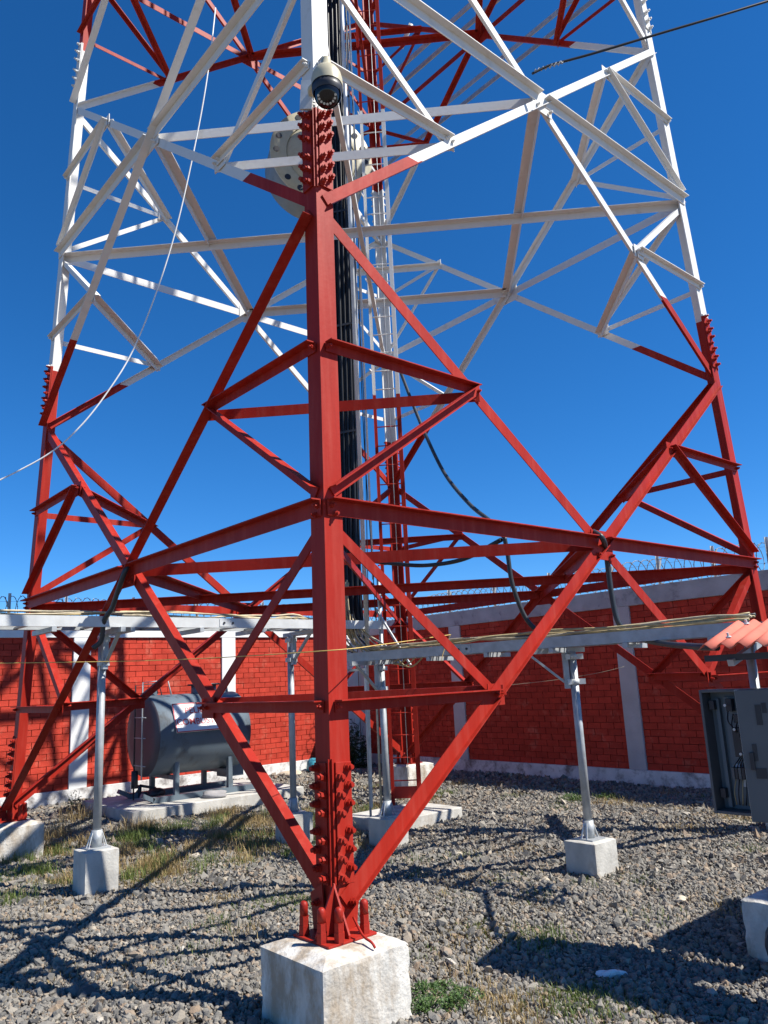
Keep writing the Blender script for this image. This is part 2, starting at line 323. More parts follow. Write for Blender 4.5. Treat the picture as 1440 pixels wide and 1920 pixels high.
# ------------------------------------------------------------------ lattice tower
RB, K, ZB = 4.4, .045493, .40
zm = [2.852, 7.475, 12.077, 16.6]; zl = [.40, 5.078, 9.745, 14.35, 18.9]
D4 = {'A': np.array([0, -1., 0]), 'C': np.array([1., 0, 0]), 'D': np.array([0, 1., 0]), 'B': np.array([-1., 0, 0])}
def leg(n, z): return D4[n]*(RB-K*(z-ZB)) + ZA*z
tower = thing('lattice_tower', (0, 0, ZB), 'red and white painted steel lattice tower on four concrete pedestals', 'tower')
FACES = [('A', 'C'), ('C', 'D'), ('D', 'B'), ('B', 'A')]
NBR = {'A': ('B', 'C'), 'C': ('A', 'D'), 'D': ('C', 'B'), 'B': ('D', 'A')}
T = M['tower']; LW = .145
def hexbolt():
    b = MB(); b.cyl((0, 0, 0), (0, 0, .006), .022, 12, smooth=False); b.cyl((0, 0, .006), (0, 0, .026), .0175, 6, smooth=False); b.cyl((0, 0, .026), (0, 0, .042), .0105, 8); return b.mesh('bolt', M['tower'])
BOLT = hexbolt()
def put_bolt(p, n, parent, sc=1.0):
    n = nrm(n); a = nrm(np.cross(n, (0.2, .1, 1))); b = np.cross(n, a); th = random.uniform(0, 1); a2 = a*math.cos(th)+b*math.sin(th)
    return inst('bolt', BOLT, parent, frame(p, a2, np.cross(n, a2), n, (sc,)*3))
for n in 'ACDB':
    n1, n2 = NBR[n]; a = nrm(D4[n1]-D4[n]); b = nrm(D4[n2]-D4[n])
    for z0, z1 in ((.40, 5.56), (5.564, 10.38), (10.384, 19.5)):
        MB().angle(leg(n, z0), leg(n, z1), a, b, LW, .014).build('leg', T, tower)
    for (za, zb_), nb in (((.655, 1.31), 12), ((5.22, 5.90), 12), ((10.02, 10.72), 10)):
        d = nrm(leg(n, zb_)-leg(n, za))
        for f1, f2 in ((a, -b), (b, -a)):
            nn = nrm(f2 - d*(f2@d)); ff = nrm(f1-d*(f1@d))
            c = (leg(n, za)+leg(n, zb_))/2 + ff*(LW/2+.012) + nn*.0075
            pl = MB().box(c, (ff, nn, d), (LW/2-.016, .007, np.linalg.norm(leg(n, zb_)-leg(n, za))/2)).build('splice_plate', T, tower, bevel=.002)
            Ls = np.linalg.norm(leg(n, zb_)-leg(n, za))
            for i in range(nb):
                h = .035 + i*(Ls-.115)/(nb-1) + (.05 if i >= nb/2 else 0)
                put_bolt(leg(n, za)+d*h+ff*(.048 if i % 2 == 0 else .112)+nn*.0145, nn, pl, 1.22)
            MB().box((leg(n, za)+leg(n, zb_))/2+ff*.010+nn*.006, (ff, nn, d), (.006, .0055, Ls/2+.02)).build('corner_strip', T, tower)
def fnorm(f): return nrm(D4[f[0]]+D4[f[1]])
def member(name, P, Q, n, w, out=True, flip=False, off=0.0, t=.008, w2=None):
    P = np.asarray(P, float); Q = np.asarray(Q, float); d = nrm(Q-P); a = np.cross(d, n); a = nrm(a)
    if a[2] > 0: a = -a
    if flip: a = -a
    o = n*off; b = n if out else -n
    s = -a*w*.5
    return MB().angle(P+o+s, Q+o+s, a, b, w, t, w2 or w).build(name, T, tower)
for f in FACES:
    n = fnorm(f); p, q = f; inw = -n
    for k in range(4):
        z0, z1, zc = zl[k], zl[k+1], zm[k]
        wd = (.098, .086, .078, .07)[k]; wh = (.108, .105, .095, .085)[k]; wr = (.072, .062, .056, .05)[k]
        e0 = lambda L_, z: leg(L_, z) + nrm(D4[q if L_ == p else p]-D4[L_])*.07
        Mc = (leg(p, zc)+leg(q, zc))/2
        zb0 = z0 + (.16 if k == 0 else .03)
        member('diagonal_brace', e0(p, zb0), e0(q, z1-.06), n, wd, True, True, .004, w2=(.085 if f == ('B', 'A') else .038))
        member('diagonal_brace', e0(q, zb0), e0(p, z1-.06), n, wd, False, False, -.018, w2=.07)
        for L_ in f:
            hs = MB(); P = e0(L_, zc)-nrm(Mc-leg(L_, zc))*.05; Q = Mc - nrm(Mc-leg(L_, zc))*.05
            hs.angle(P+n*.006+ZA*.05, Q+n*.006+ZA*.05, -ZA, n, wh, .009, wh*.7).build('horizontal_strut', T, tower)
            for s in (-.02, -.075):
                if L_ == 'A' and k < 2 or k == 0: put_bolt(leg(L_, zc)+nrm(Mc-leg(L_, zc))*(.045-s*.4)+n*.016+ZA*(s+.03), n, tower, .9)
            for za in (z0, z1):
                N_ = (leg(L_, za)+Mc)/2; Lh = leg(L_, N_[2])
                ed = nrm(D4[q if L_ == p else p]-D4[L_])
                member('redundant_strut', Lh+ed*.04, N_, n, wr, True, False, .006)
                member('redundant_strut', leg(L_, zc+(.1 if za > zc else -.1))+ed*.06, N_, n, wr, za > zc, False, .006 if za > zc else -.03)
                if k < 2: put_bolt(Lh+ed*.055+n*.016, n, tower, .9)
                if k < 2:
                    MB().box(N_-n*.004-ed*.03, (ed, n, ZA), (.085, .004, .075)).build('gusset_plate', T, tower)
                    for sx in (-.05, .02): put_bolt(N_+ed*sx+n*.014, n, tower, .75)
        # gusset at the crossing
        hd = nrm(D4[q]-D4[p])
        MB().box(Mc+n*.0005-ZA*.02, (hd, n, ZA), (.15, .005, .13)).build('gusset_plate', T, tower)
        if k < 2:
            for sx in (-.1, .1):
                for sz in (-.1, .06): put_bolt(Mc+hd*sx+n*(.012 if sz > 0 else .018)+ZA*(sz-.01), n, tower, .9)
for k in range(4):
    z = zm[k]; mids = [(leg(a, z)+leg(b, z))/2 for a, b in FACES]; wp = (.105, .105, .09, .08)[k]
    for i in range(4):
        P, Q = mids[i], mids[(i+1) % 4]; d = nrm(Q-P); out = nrm(P+Q - ZA*(P[2]+Q[2]))
        MB().angle(P+d*.05+ZA*.045, Q-d*.05+ZA*.045, -ZA, -out, wp, .008).build('plan_brace', T, tower)
    for a, b in (('B', 'C'), ('A', 'D')):
        P, Q = leg(a, z), leg(b, z); d = nrm(Q-P); s = np.cross(d, ZA); dz = ZA*(-.13 if a == 'A' else -.01)
        MB().angle(P+d*.05+dz, Q-d*.05+dz, -ZA, s if a == 'B' else -s, wp*(.9 if a == 'B' else .58), .008).build('plan_brace', T, tower)
    for L_ in 'ABCD':
        n1, n2 = NBR[L_]
        for za in (zl[k], zl[k+1]):
            P = (leg(L_, za)+(leg(L_, z)+leg(n1, z))/2)/2; Q = (leg(L_, za)+(leg(L_, z)+leg(n2, z))/2)/2; d = nrm(Q-P)
            hz_ = ZA*(.065 if (k == 0 and za < 1) else .0)
            MB().angle(P-d*.03+hz_, Q+d*.03+hz_, -ZA, D4[L_]*-1, wp*.82, .008).build('hip_brace', T, tower)
# feet
for n in 'ACDB':
    n1, n2 = NBR[n]; a = nrm(D4[n1]-D4[n]); b = nrm(D4[n2]-D4[n]); r = D4[n]; c0 = leg(n, ZB)
    pc = c0 - r*.02
    bp = MB().box(pc+ZA*.007, (a, b, ZA), (.165, .165, .006)).build('base_plate', M['redp'], tower, bevel=.002)
    tg = np.cross(ZA, r)
    for dr, dt in ((.155, -.047), (.155, .047), (.012, -.168), (.012, .168), (-.17, -.05), (-.17, .05)):
        q = pc + r*dr + tg*dt + ZA*.012
        an = MB(); an.cyl(q, q+ZA*.05, .030, 6, smooth=False); an.cyl(q+ZA*.05, q+ZA*.098, .027, 6, smooth=False); an.lathe(q+ZA*.096, ZA, [(.0, 0), (.0235, 0), (.0235, .055), (.02, .068), (.011, .076), (0, .078)], 12)
        an.build('anchor_bolt', M['redp'], bp)
    for f in (a, b):
        MB().prism([c0+ZA*.024, c0-f*.13+ZA*.012, c0-f*.13+ZA*.03, c0+ZA*.27], nrm(np.cross(f, ZA))*.012).build('stiffener_plate', M['redp'], bp)
        MB().prism([c0+f*.05+ZA*.024-nrm(np.cross(f, ZA))*.02, c0+f*.17+ZA*.014-nrm(np.cross(f, ZA))*.02, c0+f*.19+ZA*.20-nrm(np.cross(f, ZA))*.02, c0+f*.08+ZA*.26-nrm(np.cross(f, ZA))*.02], nrm(np.cross(f, ZA))*.01).build('foot_gusset', M['redp'], bp)
        for hh in (.16,): put_bolt(c0+f*.12+ZA*hh-nrm(r)*.0+nrm(r-f*(r@f))*.02, nrm(r-f*(r@f)), bp)
# pedestals
def pedestal(c, side, h, label, group=None, rot=0.0, mt='conc', cham=.05, name='concrete_pedestal', depth=.1):
    a = np.array([math.cos(R(45+rot)), math.sin(R(45+rot)), 0]); b = np.array([-a[1], a[0], 0]); c = np.array([c[0], c[1], 0.])
    o = MB(); hs = side/2
    def ring(z, s): return [c+a*s*i+b*s*j+ZA*z for i, j in ((-1, -1), (1, -1), (1, 1), (-1, 1))]
    vs = ring(-depth, hs)+ring(h-cham*.35, hs)+ring(h, hs-cham)
    fs = [(0, 3, 2, 1), (8, 9, 10, 11)] + [(l*4+i, l*4+(i+1) % 4, l*4+4+(i+1) % 4, l*4+4+i) for l in (0, 1) for i in range(4)]
    o.add(vs, fs); ob = o.build(name, M[mt], None)
    bm = bmesh.new(); bm.from_mesh(ob.data); bmesh.ops.subdivide_edges(bm, edges=bm.edges, cuts=max(6, int(side*44)), use_grid_fill=True); bm.normal_update()
    sd = Vector((c[0]*3.1, c[1]*2.7, side*9))
    for v in bm.verts:
        q = v.co; u_, w_ = (q.x-c[0])*a[0]+(q.y-c[1])*a[1], (q.x-c[0])*b[0]+(q.y-c[1])*b[1]
        ed = min(abs(hs-abs(u_))+abs(hs-abs(w_)), abs(hs-abs(u_))+abs(h-q.z)*.8, abs(hs-abs(w_))+abs(h-q.z)*.8)
        k_ = math.exp(-ed/.022); n_ = noise.fractal(q*9+sd, 1.0, 2.0, 3)
        v.co = q + v.normal*(n_*.0035 - k_*(.006+.022*max(0, noise.noise(q*14+sd))))*(1 if side > .45 else .4)
    bm.to_mesh(ob.data); bm.free()
    return tag(ob, label, 'pedestal', group)
pedestal((0, -4.42), .585, .40, 'large stained concrete pedestal under the tower leg with the dome camera', mt='concA', cham=.09)
pedestal((-4.36, 0), .60, .40, 'concrete pedestal under the tower leg beside the fuel tank', mt='concA', cham=.12)
pedestal((0, 4.40), .60, .40, 'concrete pedestal under the tower leg behind the ladder', mt='concA')
pedestal((4.40, 0), .60, .40, 'concrete pedestal under the tower leg close to the shaded wall', mt='concA')
tag(MB().tube(spline([leg('A', .5)+np.array([.11, -.02, 0]), (.17, -4.52, .44), (.22, -4.56, .415), (.24, -4.57, .39)]), .007).build('ground_wire', M['redp']), 'thin earthing wire running from tower foot into the pedestal', 'wire')

# ------------------------------------------------------------------ ladder inside the tower
lad = thing('ladder', (.1, 1.75, .15), 'tall red and white ladder rising through the middle of the tower', 'ladder')
lx, ly, lw = .09, 1.75, .20
for s in (-1, 1):
    MB().angle((lx+s*lw, ly, .15), (lx+s*lw, ly, 17), (-s, 0, 0), (0, 1 if s > 0 else -1, 0), .06 if s > 0 else .045, .006).build('rail', T, lad)
for i in range(58): MB().cyl((lx-lw, ly+.02, .45+i*.29), (lx+lw, ly+.02, .45+i*.29), .009, 6).build('rung', T, lad)
MB().box((lx, ly+.02, .30), np.eye(3), (lw-.01, .006, .075)).build('bottom_plate', M['redp'], lad)
for i in range(0, 11): MB().bar((lx-lw, ly, 1.9+i*1.45), (lx-lw-.02, ly-.18, 1.86+i*1.45), .012, .02).build('standoff', T, lad)
tag(MB().cyl((.13, 1.70, .5), (.13, 1.70, 17), .005, 5).build('safety_cable', M['galvw']), 'thin steel safety cable hanging down the ladder', 'cable')
sb = MB().box((.07, 1.25, .02), (E1, E2, ZA), (.62, .42, .13)); tag(sb.build('concrete_slab', M['conc'], None, bevel=.012), 'low concrete slab under the ladder in the middle of the tower', 'slab')

# ------------------------------------------------------------------ cable trays, posts
def post(c, hp, top, name_lab, side, arm_dir, r=.038, clamps=False):
    c = np.array([c[0], c[1], 0.])
    t = thing('tray_post', tuple(c+ZA*hp), name_lab, 'post', None)
    MB().cyl(c+ZA*(hp-.01), c+ZA*top, r, 16).build('pole', M['galv'], t)
    MB().cyl(c+ZA*(hp+.005), c+ZA*(hp+.16), r*1.28, 16).build('sleeve', M['galv'], t)
    MB().box(c+ZA*(hp+.006), (E1, E2, ZA), (.10, .10, .006)).build('foot_plate', M['galv'], t)
    for i, j in ((1, 1), (1, -1), (-1, 1), (-1, -1)):
        MB().bar(c+E1*i*.085+E2*j*.03+ZA*(hp+.008), c+E1*i*r*1.2+E2*j*r*.3+ZA*(hp+.14), .016, .005, E1).build('foot_strap', M['galvw'], t)
    sd = nrm((arm_dir[0], arm_dir[1], 0))
    MB().bar(c+sd*(r+.03)+ZA*(top-.34), c+sd*(r+.03)+ZA*top, .05, .05, sd).build('bracket_channel', M['galv'], t)
    for zz in (top-.05, top-.28):
        cl = MB().cyl(c+ZA*(zz-.025), c+ZA*(zz+.025), r+.008, 16); cl.box(c-sd*(r+.03)+ZA*zz, (sd, np.cross(ZA, sd), ZA), (.035, .006, .025)); cl.box(c+sd*(r+.01)+ZA*zz, (sd, np.cross(ZA, sd), ZA), (.02, .05, .025)); cl.build('clamp', M['galvw'], t)
    MB().bar(c+sd*(r+.03)+ZA*(top-.30), c+sd*.42+ZA*(top+.005), .035, .02, ZA).build('brace', M['galv'], t)
    MB().bar(c-sd*.12+ZA*(top+.012), c+sd*.50+ZA*(top+.012), .045, .045, ZA).build('arm', M['galv'], t)
    return t
PL, PL2, PR, PC = (-2.62, -1.58), (-1.12, .22), (1.90, -1.46), (-.03, .0)
ZLt, ZRt = 2.37, 1.985
pedestal(PL, .31, .37, 'grey concrete block under the tray post in front of the fuel tank', mt='conc', cham=.02, name='post_footing')
pedestal(PL2, .31, .34, 'grey concrete block under the tray post right beside the camera leg', mt='conc', cham=.02, name='post_footing')
pedestal(PR, .33, .28, 'grey concrete block under the tray post facing the shaded wall', mt='conc', cham=.02, name='post_footing')
pedestal(PC, .31, .30, 'grey concrete block under the tray post beside the ladder slab', mt='conc', cham=.02, name='post_footing')
tl = nrm((1, 1, 0)); nl = nrm((1, -1, 0))      # left tray axis, side towards the camera
tr = nrm((-1.93, 1.46, 0)); nr = nrm((-1.46, -1.93, 0))
post(PL, .37, ZLt-.04, 'galvanised tray post on footing in front of the fuel tank', 1, nl)
post(PL2, .34, ZLt-.04, 'galvanised tray post on footing behind the camera leg', 1, nl)
post(PR, .28, ZRt-.04, 'galvanised tray post with two clamps facing the shaded wall', 1, nr*.6+tr*.8)
post(PC, .30, ZRt-.04, 'galvanised tray post standing beside the ladder slab', 1, nr)
def tray(o0, ax, nside, L0, L1, z, wd, lab, mt_near, mt_far, near=True):
    o0 = np.array([o0[0], o0[1], 0.])
    t = thing('cable_tray', tuple(o0+ax*L0+ZA*z), lab, 'cable tray')
    for off, mt in ((wd, mt_near), (0, mt_far)):
        c = MB(); P = o0+ax*L0+nside*off+ZA*z; Q = o0+ax*L1+nside*off+ZA*z; s = 1 if off else -1
        c.bar(P+ZA*.045, Q+ZA*.045, .004, .09, ZA); c.bar(P+nside*s*-.012+ZA*.092, Q+nside*s*-.012+ZA*.092, .028, .004, ZA); c.bar(P+nside*s*-.012-ZA*.002, Q+nside*s*-.012-ZA*.002, .028, .004, ZA)
        c.build('side_rail', mt, t)
    u = L0+.1
    while u < L1: MB().bar(o0+ax*u+nside*.004+ZA*(z+.015), o0+ax*u+nside*(wd-.004)+ZA*(z+.015), .035, .018).build('rung', M['galv'], t); u += .3
    u = L0+.35
    while u < L1:
        MB().bar(o0+ax*u-nside*.10+ZA*(z-.028), o0+ax*u+nside*(wd+.02)+ZA*(z-.028), .042, .042).build('cross_arm', M['galv'], t); u += .72
    sp = MB(); c = o0+ax*(L0+.62*(L1-L0))+nside*(wd+.004)+ZA*(z+.045); sp.box(c, (ax, nside, ZA), (.10, .003, .038)); sp.build('splice_joint', mt_near, t)
    for s in (-.05, .05): MB().cyl(c+ax*s, c+ax*s+nside*.012, .012, 8).build('joint_bolt', M['dark'], t)
    return t
OL = np.array([PL[0], PL[1], 0])
tray(PL, tl, nl, -2.4, 3.3, ZLt, .44, 'pale galvanised cable tray running past the fuel tank to the tower middle', M['galvw'], M['galv'])
OR = np.array([PR[0], PR[1], 0])
tray(PR, tr, nr, -1.75, 2.75, ZRt, .30, 'grey galvanised cable tray running from the tower middle to the tin roof', M['galv'], M['galv'])
def cable_run(o0, ax, ns, L0, L1, z, offs, mats, lab, group, endpts=None, amp=.03):
    for i, (of, mt) in enumerate(zip(offs, mats)):
        ph = random.uniform(0, 6); pts = []
        r = random.choice((.007, .009, .011))
        for u in np.arange(L0, L1+.01, .3):
            pts.append(o0+ax*u+ns*(of+amp*math.sin(u*1.7+ph))+ZA*(z+.035+r+.022*math.sin(u*2.3+ph*2)+random.uniform(0, .018)))
        if endpts: pts += [np.array(e)+np.array([random.uniform(-.06, .06), random.uniform(-.06, .06), random.uniform(-.05, .05)]) for e in endpts]
        o = MB().tube(spline(pts, 4), r, 6).build('cable', mt); tag(o, lab, 'cable', group)
cable_run(OL, tl, nl, -2.4, 2.2, ZLt+.075, [.41, .36, .30, .25, .18, .12], [M['tan'], M['beige'], M['tan'], M['hose'], M['beige'], M['tan']], 'beige or dark cable lying on the tray past the fuel tank', 'cables on the fuel tank tray', [(-.75, .35, 2.42), (-.5, .5, 2.2), (-.35, .4, 2.05)])
cable_run(OR, tr, nr, -1.7, 1.9, ZRt+.078, [.29, .25, .22, .17, .12, .07], [M['beige'], M['tan'], M['beige'], M['tan'], M['beige'], M['hose']], 'beige cable lying on the tray leading to the tin roof', 'cables on the tin roof tray', [(-.10, .05, 2.12), (-.32, .25, 2.22), (-.42, .3, 2.5), (-.45, .32, 2.95)])
for i in range(5):
    p0 = pz(660+i*12, 1245, 2.0); pts = [(-.40+i*.03, .25, 2.6-.05*i), (-.36+i*.05, .12, 2.28), (-.2+i*.06, .02, 2.06+.02*i), (.02+i*.07, -.12-.04*i, 1.97-.02*i), (.25+.08*i, -.28-.06*i, 2.08)]
    tag(MB().tube(spline(pts, 6), .008, 6).build('cable', M['tan'] if i % 2 else M['beige']), 'loose beige cable curling down where both trays meet', 'cable', 'cables curling at the tray junction')

# ------------------------------------------------------------------ riser cables and pipes in the middle
ris = thing('cable_riser', (-.45, .55, .3), 'narrow steel cable rack carrying black cables up the tower middle', 'cable rack')
for s in (0, 1): MB().angle((-.68+s*.40, .62, .3), (-.52+s*.40, .62, 17), (1, 0, 0), (0, 1, 0), .03, .005).build('rail', M['galv'], ris)
for i in range(20): MB().bar((-.68+.0095*(i*.8), .60, 1.9+i*.78), (-.28+.0095*(i*.8), .60, 1.9+i*.78), .03, .03).build('crossbar', M['galv'], ris)
for i in range(13):
    x = -.66 + i*.030; y = .56 - .03*(i % 2); ph = random.uniform(0, 6)
    pts = [(x+.06, y-.10+.05*math.sin(ph), 2.32+.06*math.sin(ph)), (x+.01, y-.04, 2.55)] + [(x+.0095*(z-2), y+.006*math.sin(z+ph), z) for z in np.arange(3, 17.2, .9)]
    tag(MB().tube(spline(pts, 3), .0185, 7).build('riser_cable', M['black']), 'thick black feeder cable climbing the rack in the tower middle', 'cable', 'black feeder cables on the riser')
for i in range(13):
    for z in (3.2, 5.1, 6.6, 8.4, 10.1):
        pass
for z in (3.3, 4.9, 6.4, 8.1, 9.9): MB().bar((-.66+.0095*z, .515, z), (-.25+.0095*z, .515, z+.05), .008, .03).build('cable_clamp', M['dark'], ris)
for nm, x, y, z0, z1, r, mt, lab in (('conduit', -.20, .22, 1.95, 17, .027, 'galvw', 'bright steel conduit beside the black feeder cables'), ('conduit', -.05, .45, .3, 3.05, .024, 'galvw', 'short steel conduit rising from the tray beside the ladder'), ('conduit', -.30, .80, .02, 2.6, .015, 'galvw', 'slim steel rod leaning behind the tray post'), ('conduit', -.10, .03, .3, 2.0, .014, 'tan', 'slim cream pipe strapped to the tray post beside the ladder'), ('conduit', -.13, .62, 3.0, 17, .014, 'wirew', 'slim white pipe climbing beside the bright conduit')):
    tag(MB().cyl((x, y, z0), (x+(.03 if z1 > 5 else 0), y, z1), r, 12).build(nm, M[mt]), lab, 'pipe')
for i, (x0, x1) in enumerate(((-.12, -.02), (-.18, .0), (-.23, -.20), (-.16, -.10))):
    pts = [(x0+.03*math.sin(z*.9+i), .40, z) for z in np.arange(2.4, 16.5, .8)]
    tag(MB().tube(spline(pts, 3), .006, 5).build('thin_cable', M['black'] if i != 1 else M['wirew']), 'thin loose cable hanging between the riser and the ladder', 'cable', 'thin cables beside the riser')
tag(MB().bar((-.10, .45, 2.62), (.30, .2, 1.92), .022, .022).build('tray_strut', M['galvw']), 'slanting steel strut from conduit down to the tray', 'strut', 'slanting tray struts')
tag(MB().bar((-.38, .4, 2.42), (.22, .05, 2.02), .022, .022).build('tray_strut', M['galvw']), 'slanting steel strut from conduit down to the tray', 'strut', 'slanting tray struts')

# ------------------------------------------------------------------ microwave drum antenna
DC = py(606, 285, 2.2); dax = nrm((-.36, .93, .0))
dish = thing('drum_antenna', tuple(DC), 'cream microwave drum antenna with weathered grey shroud inside the tower', 'antenna')
MB().lathe(DC, dax, [(.02, -.10), (.15, -.09), (.35, -.03), (.52, .06), (.60, .13)], 40).build('reflector_back', M['cream'], dish)
MB().lathe(DC, dax, [(.60, .10), (.87, .10), (.87, .135), (.60, .135), (.60, .10)], 40).build('rim_flange', M['cream'], dish)
MB().lathe(DC, dax, [(.845, .13), (.86, .74), (.80, .76), (.0, .77)], 40).build('shroud', M['dishg'], dish)
da = nrm(np.cross(dax, ZA)); db = np.cross(dax, da)
for i in range(18):
    th = 2*math.pi*i/18; c = DC+dax*.098+(da*math.cos(th)+db*math.sin(th))*.765
    MB().cyl(c, c-dax*.006, .052, 12).build('flange_hole', M['dark'], dish)
for th in (.6, 2.5, 4.2): 
    c = DC+(da*math.cos(th)+db*math.sin(th))*.5; MB().bar(c+dax*.05, DC+dax*-.28, .05, .05, dax).build('back_strut', M['cream'], dish)
MB().cyl(DC-dax*.30, DC-dax*.14, .09, 16).build('hub', M['cream'], dish)
MB().cyl(DC-dax*.27-ZA*.9, DC-dax*.27+ZA*.9, .057, 16).build('mount_pipe', M['galvw'], dish)
mp = DC-dax*.27
for s in (-.7, .7): MB().bar(mp+ZA*s, (0.0, 3.95, mp[2]+s), .06, .06).build('mount_arm', M['galvw'], dish)

# ------------------------------------------------------------------ dome camera on the near leg
c0 = leg('A', 5.98); cc = py(613, 158, c0[1]-.17)
pt = thing('dome_camera', tuple(cc), 'cream dome security camera bolted to the near tower leg', 'camera')
MB().lathe(cc+ZA*.0, ZA, [(.110, -.02), (.112, .03), (.102, .075), (.080, .112), (.052, .138), (.036, .145), (.034, .20), (.03, .212), (0, .214)], 28).build('sun_shield', M['camw'], pt)
MB().lathe(cc, ZA, [(.0, -.015), (.106, -.018), (.108, -.06), (.098, -.085)], 28).build('collar', M['dark'], pt)
lv = nrm(np.array([.05, -.75, -.62])); bl = cc - ZA*.085
MB().lathe(bl, lv, [(0, .096), (.035, .092), (.06, .076), (.082, .05), (.095, .012), (.09, -.04), (.06, -.075), (0, -.095)], 24).build('ball', M['glass'], pt)
la = nrm(np.cross(lv, ZA)); lb = np.cross(lv, la)
MB().cyl(bl+lv*.085, bl+lv*.100, .03, 16).build('lens', M['glass'], pt)
for i in range(9):
    th = math.pi*(.02+i*.96/8)+math.pi*1.0; q = bl+lv*.072+(la*math.cos(th)-lb*math.sin(th))*.060
    MB().cyl(q, q+lv*.012, .0085, 8).build('infrared_lamp', M['led'], pt)
MB().lathe(bl+lv*.0, lv, [(.099, .03), (.101, -.02)], 24).build('ball_band', M['cab'], pt)
ar = MB(); ar.tube(spline([c0+np.array([-.01, -.01, -.02]), c0+np.array([-.01, -.07, -.01]), (cc+c0)/2+np.array([0, -.03, .03]), cc+np.array([-.02, .08, .03])], 5), .024, 8); ar.build('arm', M['camw'], pt)
MB().bar(c0+np.array([-.06, -.015, -.13]), c0+np.array([-.04, -.03, .10]), .09, .02, (0, -1, 0)).build('bracket', M['galvw'], pt)
st = MB()
for s in (-.10, -.07): st.box(c0+ZA*s, (E1, E2, ZA), (.003, .003, .006))
for s in (-.085, -.06):
    q = leg('A', 5.98+s)
    for f in (nrm((1, 1, 0)), nrm((-1, 1, 0))):
        nf = nrm(np.array([f[1]*np.sign(f[0]), -abs(f[0]), 0])); st.box(q+f*LW/2+nf*.004, (f, nf, ZA), (LW/2+.002, .003, .007))
st.build('band_strap', M['galvw'], pt)

# ------------------------------------------------------------------ grey beams high in the tower
for (p, q) in (((722, 147), (900, -14)), ((740, 162), (915, 9)), ((730, 277), (1090, -20)), ((737, 295), (1100, 5))):
    P, Q = pz(*p, 13.4), pz(*q, 13.4)
    d = nrm(Q-P); 
    tag(MB().angle(P-d*.4, Q+d*.6, -ZA, np.cross(ZA, d), .10, .008).build('platform_beam', M['galv']), 'grey steel beam crossing high inside the tower top', 'beam', 'grey beams high in the tower')
P = py(752, 90, 3.6); Q = py(771, 45, 3.4); tag(MB().cyl(P, Q, .045, 10).build('antenna_pipe', M['galvw']), 'short pale antenna pipe clamped high behind the ladder', 'pipe')

# ------------------------------------------------------------------ loose hoses and wires
def cab(pts, r, mt, nm, label, cat='cable', group=None, n=10): return tag(MB().tube(spline(pts, n), r, 8).build(nm, M[mt]), label, cat, group)
mac = (leg('A', zm[0])+leg('C', zm[0]))/2; mab = (leg('A', zm[0])+leg('B', zm[0]))/2
cab([mac+np.array([-.08, -.06, .10]), mac+np.array([-.02, -.14, .02]), py(1137, 1040, -2.05), py(1146, 1110, -2.0), py(1160, 1168, -2.0), py(1190, 1194, -2.0), py(1240, 1206, -2.35), py(1300, 1212, -3.3), py(1345, 1214, -3.6)], .024, 'hose', 'hose', 'black hose dropping from the brace joint to the tin roof', 'hose')
cab([py(752, 700, 1.6), py(775, 760, 1.2), py(800, 820, .8), py(835, 890, .3), py(880, 945, -.3), py(920, 978, -.8), py(946, 1008, -1.1)], .024, 'hose', 'hose', 'grey hose sagging from the ladder to the plan brace', 'hose')
cab([py(946, 1008, -1.12), py(952, 1040, -1.1), py(962, 1100, -1.1), py(990, 1165, -1.1), py(1030, 1192, -1.15), py(1075, 1196, -1.3), py(1130, 1193, -1.6)], .024, 'hose', 'hose', 'grey hose hanging from the plan brace down to the tray', 'hose')
cab([py(655, 1035, .5), py(690, 1050, .3), py(740, 1057, 0), py(800, 1060, -.3), py(870, 1048, -.7), py(940, 1012, -1.1)], .024, 'black', 'hose', 'black hose slung from the riser to the plan brace', 'hose')
cab([mab+np.array([.05, -.05, .1]), mab+np.array([.02, -.12, -.02]), py(222, 1105, -2.2), py(210, 1140, -2.1), py(195, 1165, -2.0), py(190, 1200, -1.95), py(175, 1215, -1.95)], .024, 'hose', 'hose', 'black hose dropping from the brace joint to the tank tray', 'hose')
cab([py(404, 15, -2.4), py(392, 120, -2.5), py(372, 240, -2.5), py(335, 410, -2.5), py(296, 540, -2.5), py(250, 655, -2.5), py(205, 730, -2.6), py(150, 800, -2.7), py(85, 855, -2.8), py(-30, 915, -3.0)], .0068, 'wirew', 'white_wire', 'loose white wire hanging from the tower in a long curve', 'wire')
m2 = (leg('A', zm[1])+leg('C', zm[1]))/2
cab([pd(998, 138, 7.62), pd(1030, 123, 7.66), pd(1070, 112, 7.68), pd(1120, 98, 7.7), pd(1230, 65, 7.75), pd(1345, 31, 7.8), pd(1460, -4, 7.9)], .0125, 'black', 'drop_cable', 'black aerial cable stretched away from the white brace joint', 'cable')
tag(MB().tube([pd(1003+i*4, 133-i*1.25+(2.5 if i % 2 else -2.5), 7.66) for i in range(14)], .010, 6).build('cable_grip', M['galv']), 'twisted grip tying the black aerial cable to the tower', 'cable grip')
cab([py(-30, 1244, -3.2), py(300, 1238, -3.4), py(600, 1221, -4.75+.2), py(720, 1208, -4.0), py(845, 1190, -3.3)], .003, 'rope', 'yellow_rope', 'thin yellow rope stretched across the tower legs', 'rope')
cab([py(845, 1190, -3.3), py(838, 1205, -3.3), py(830, 1228, -3.32), py(828, 1240, -3.32)], .0026, 'rope', 'rope_tail', 'short yellow rope tail hanging from the brace', 'rope')
cab([py(950, 1285, 1.0), py(1040, 1275, .8), py(1120, 1262, .7), py(1170, 1250, .6)], .002, 'tan', 'thin_wire', 'thin slack wire crossing before the shaded wall', 'wire')
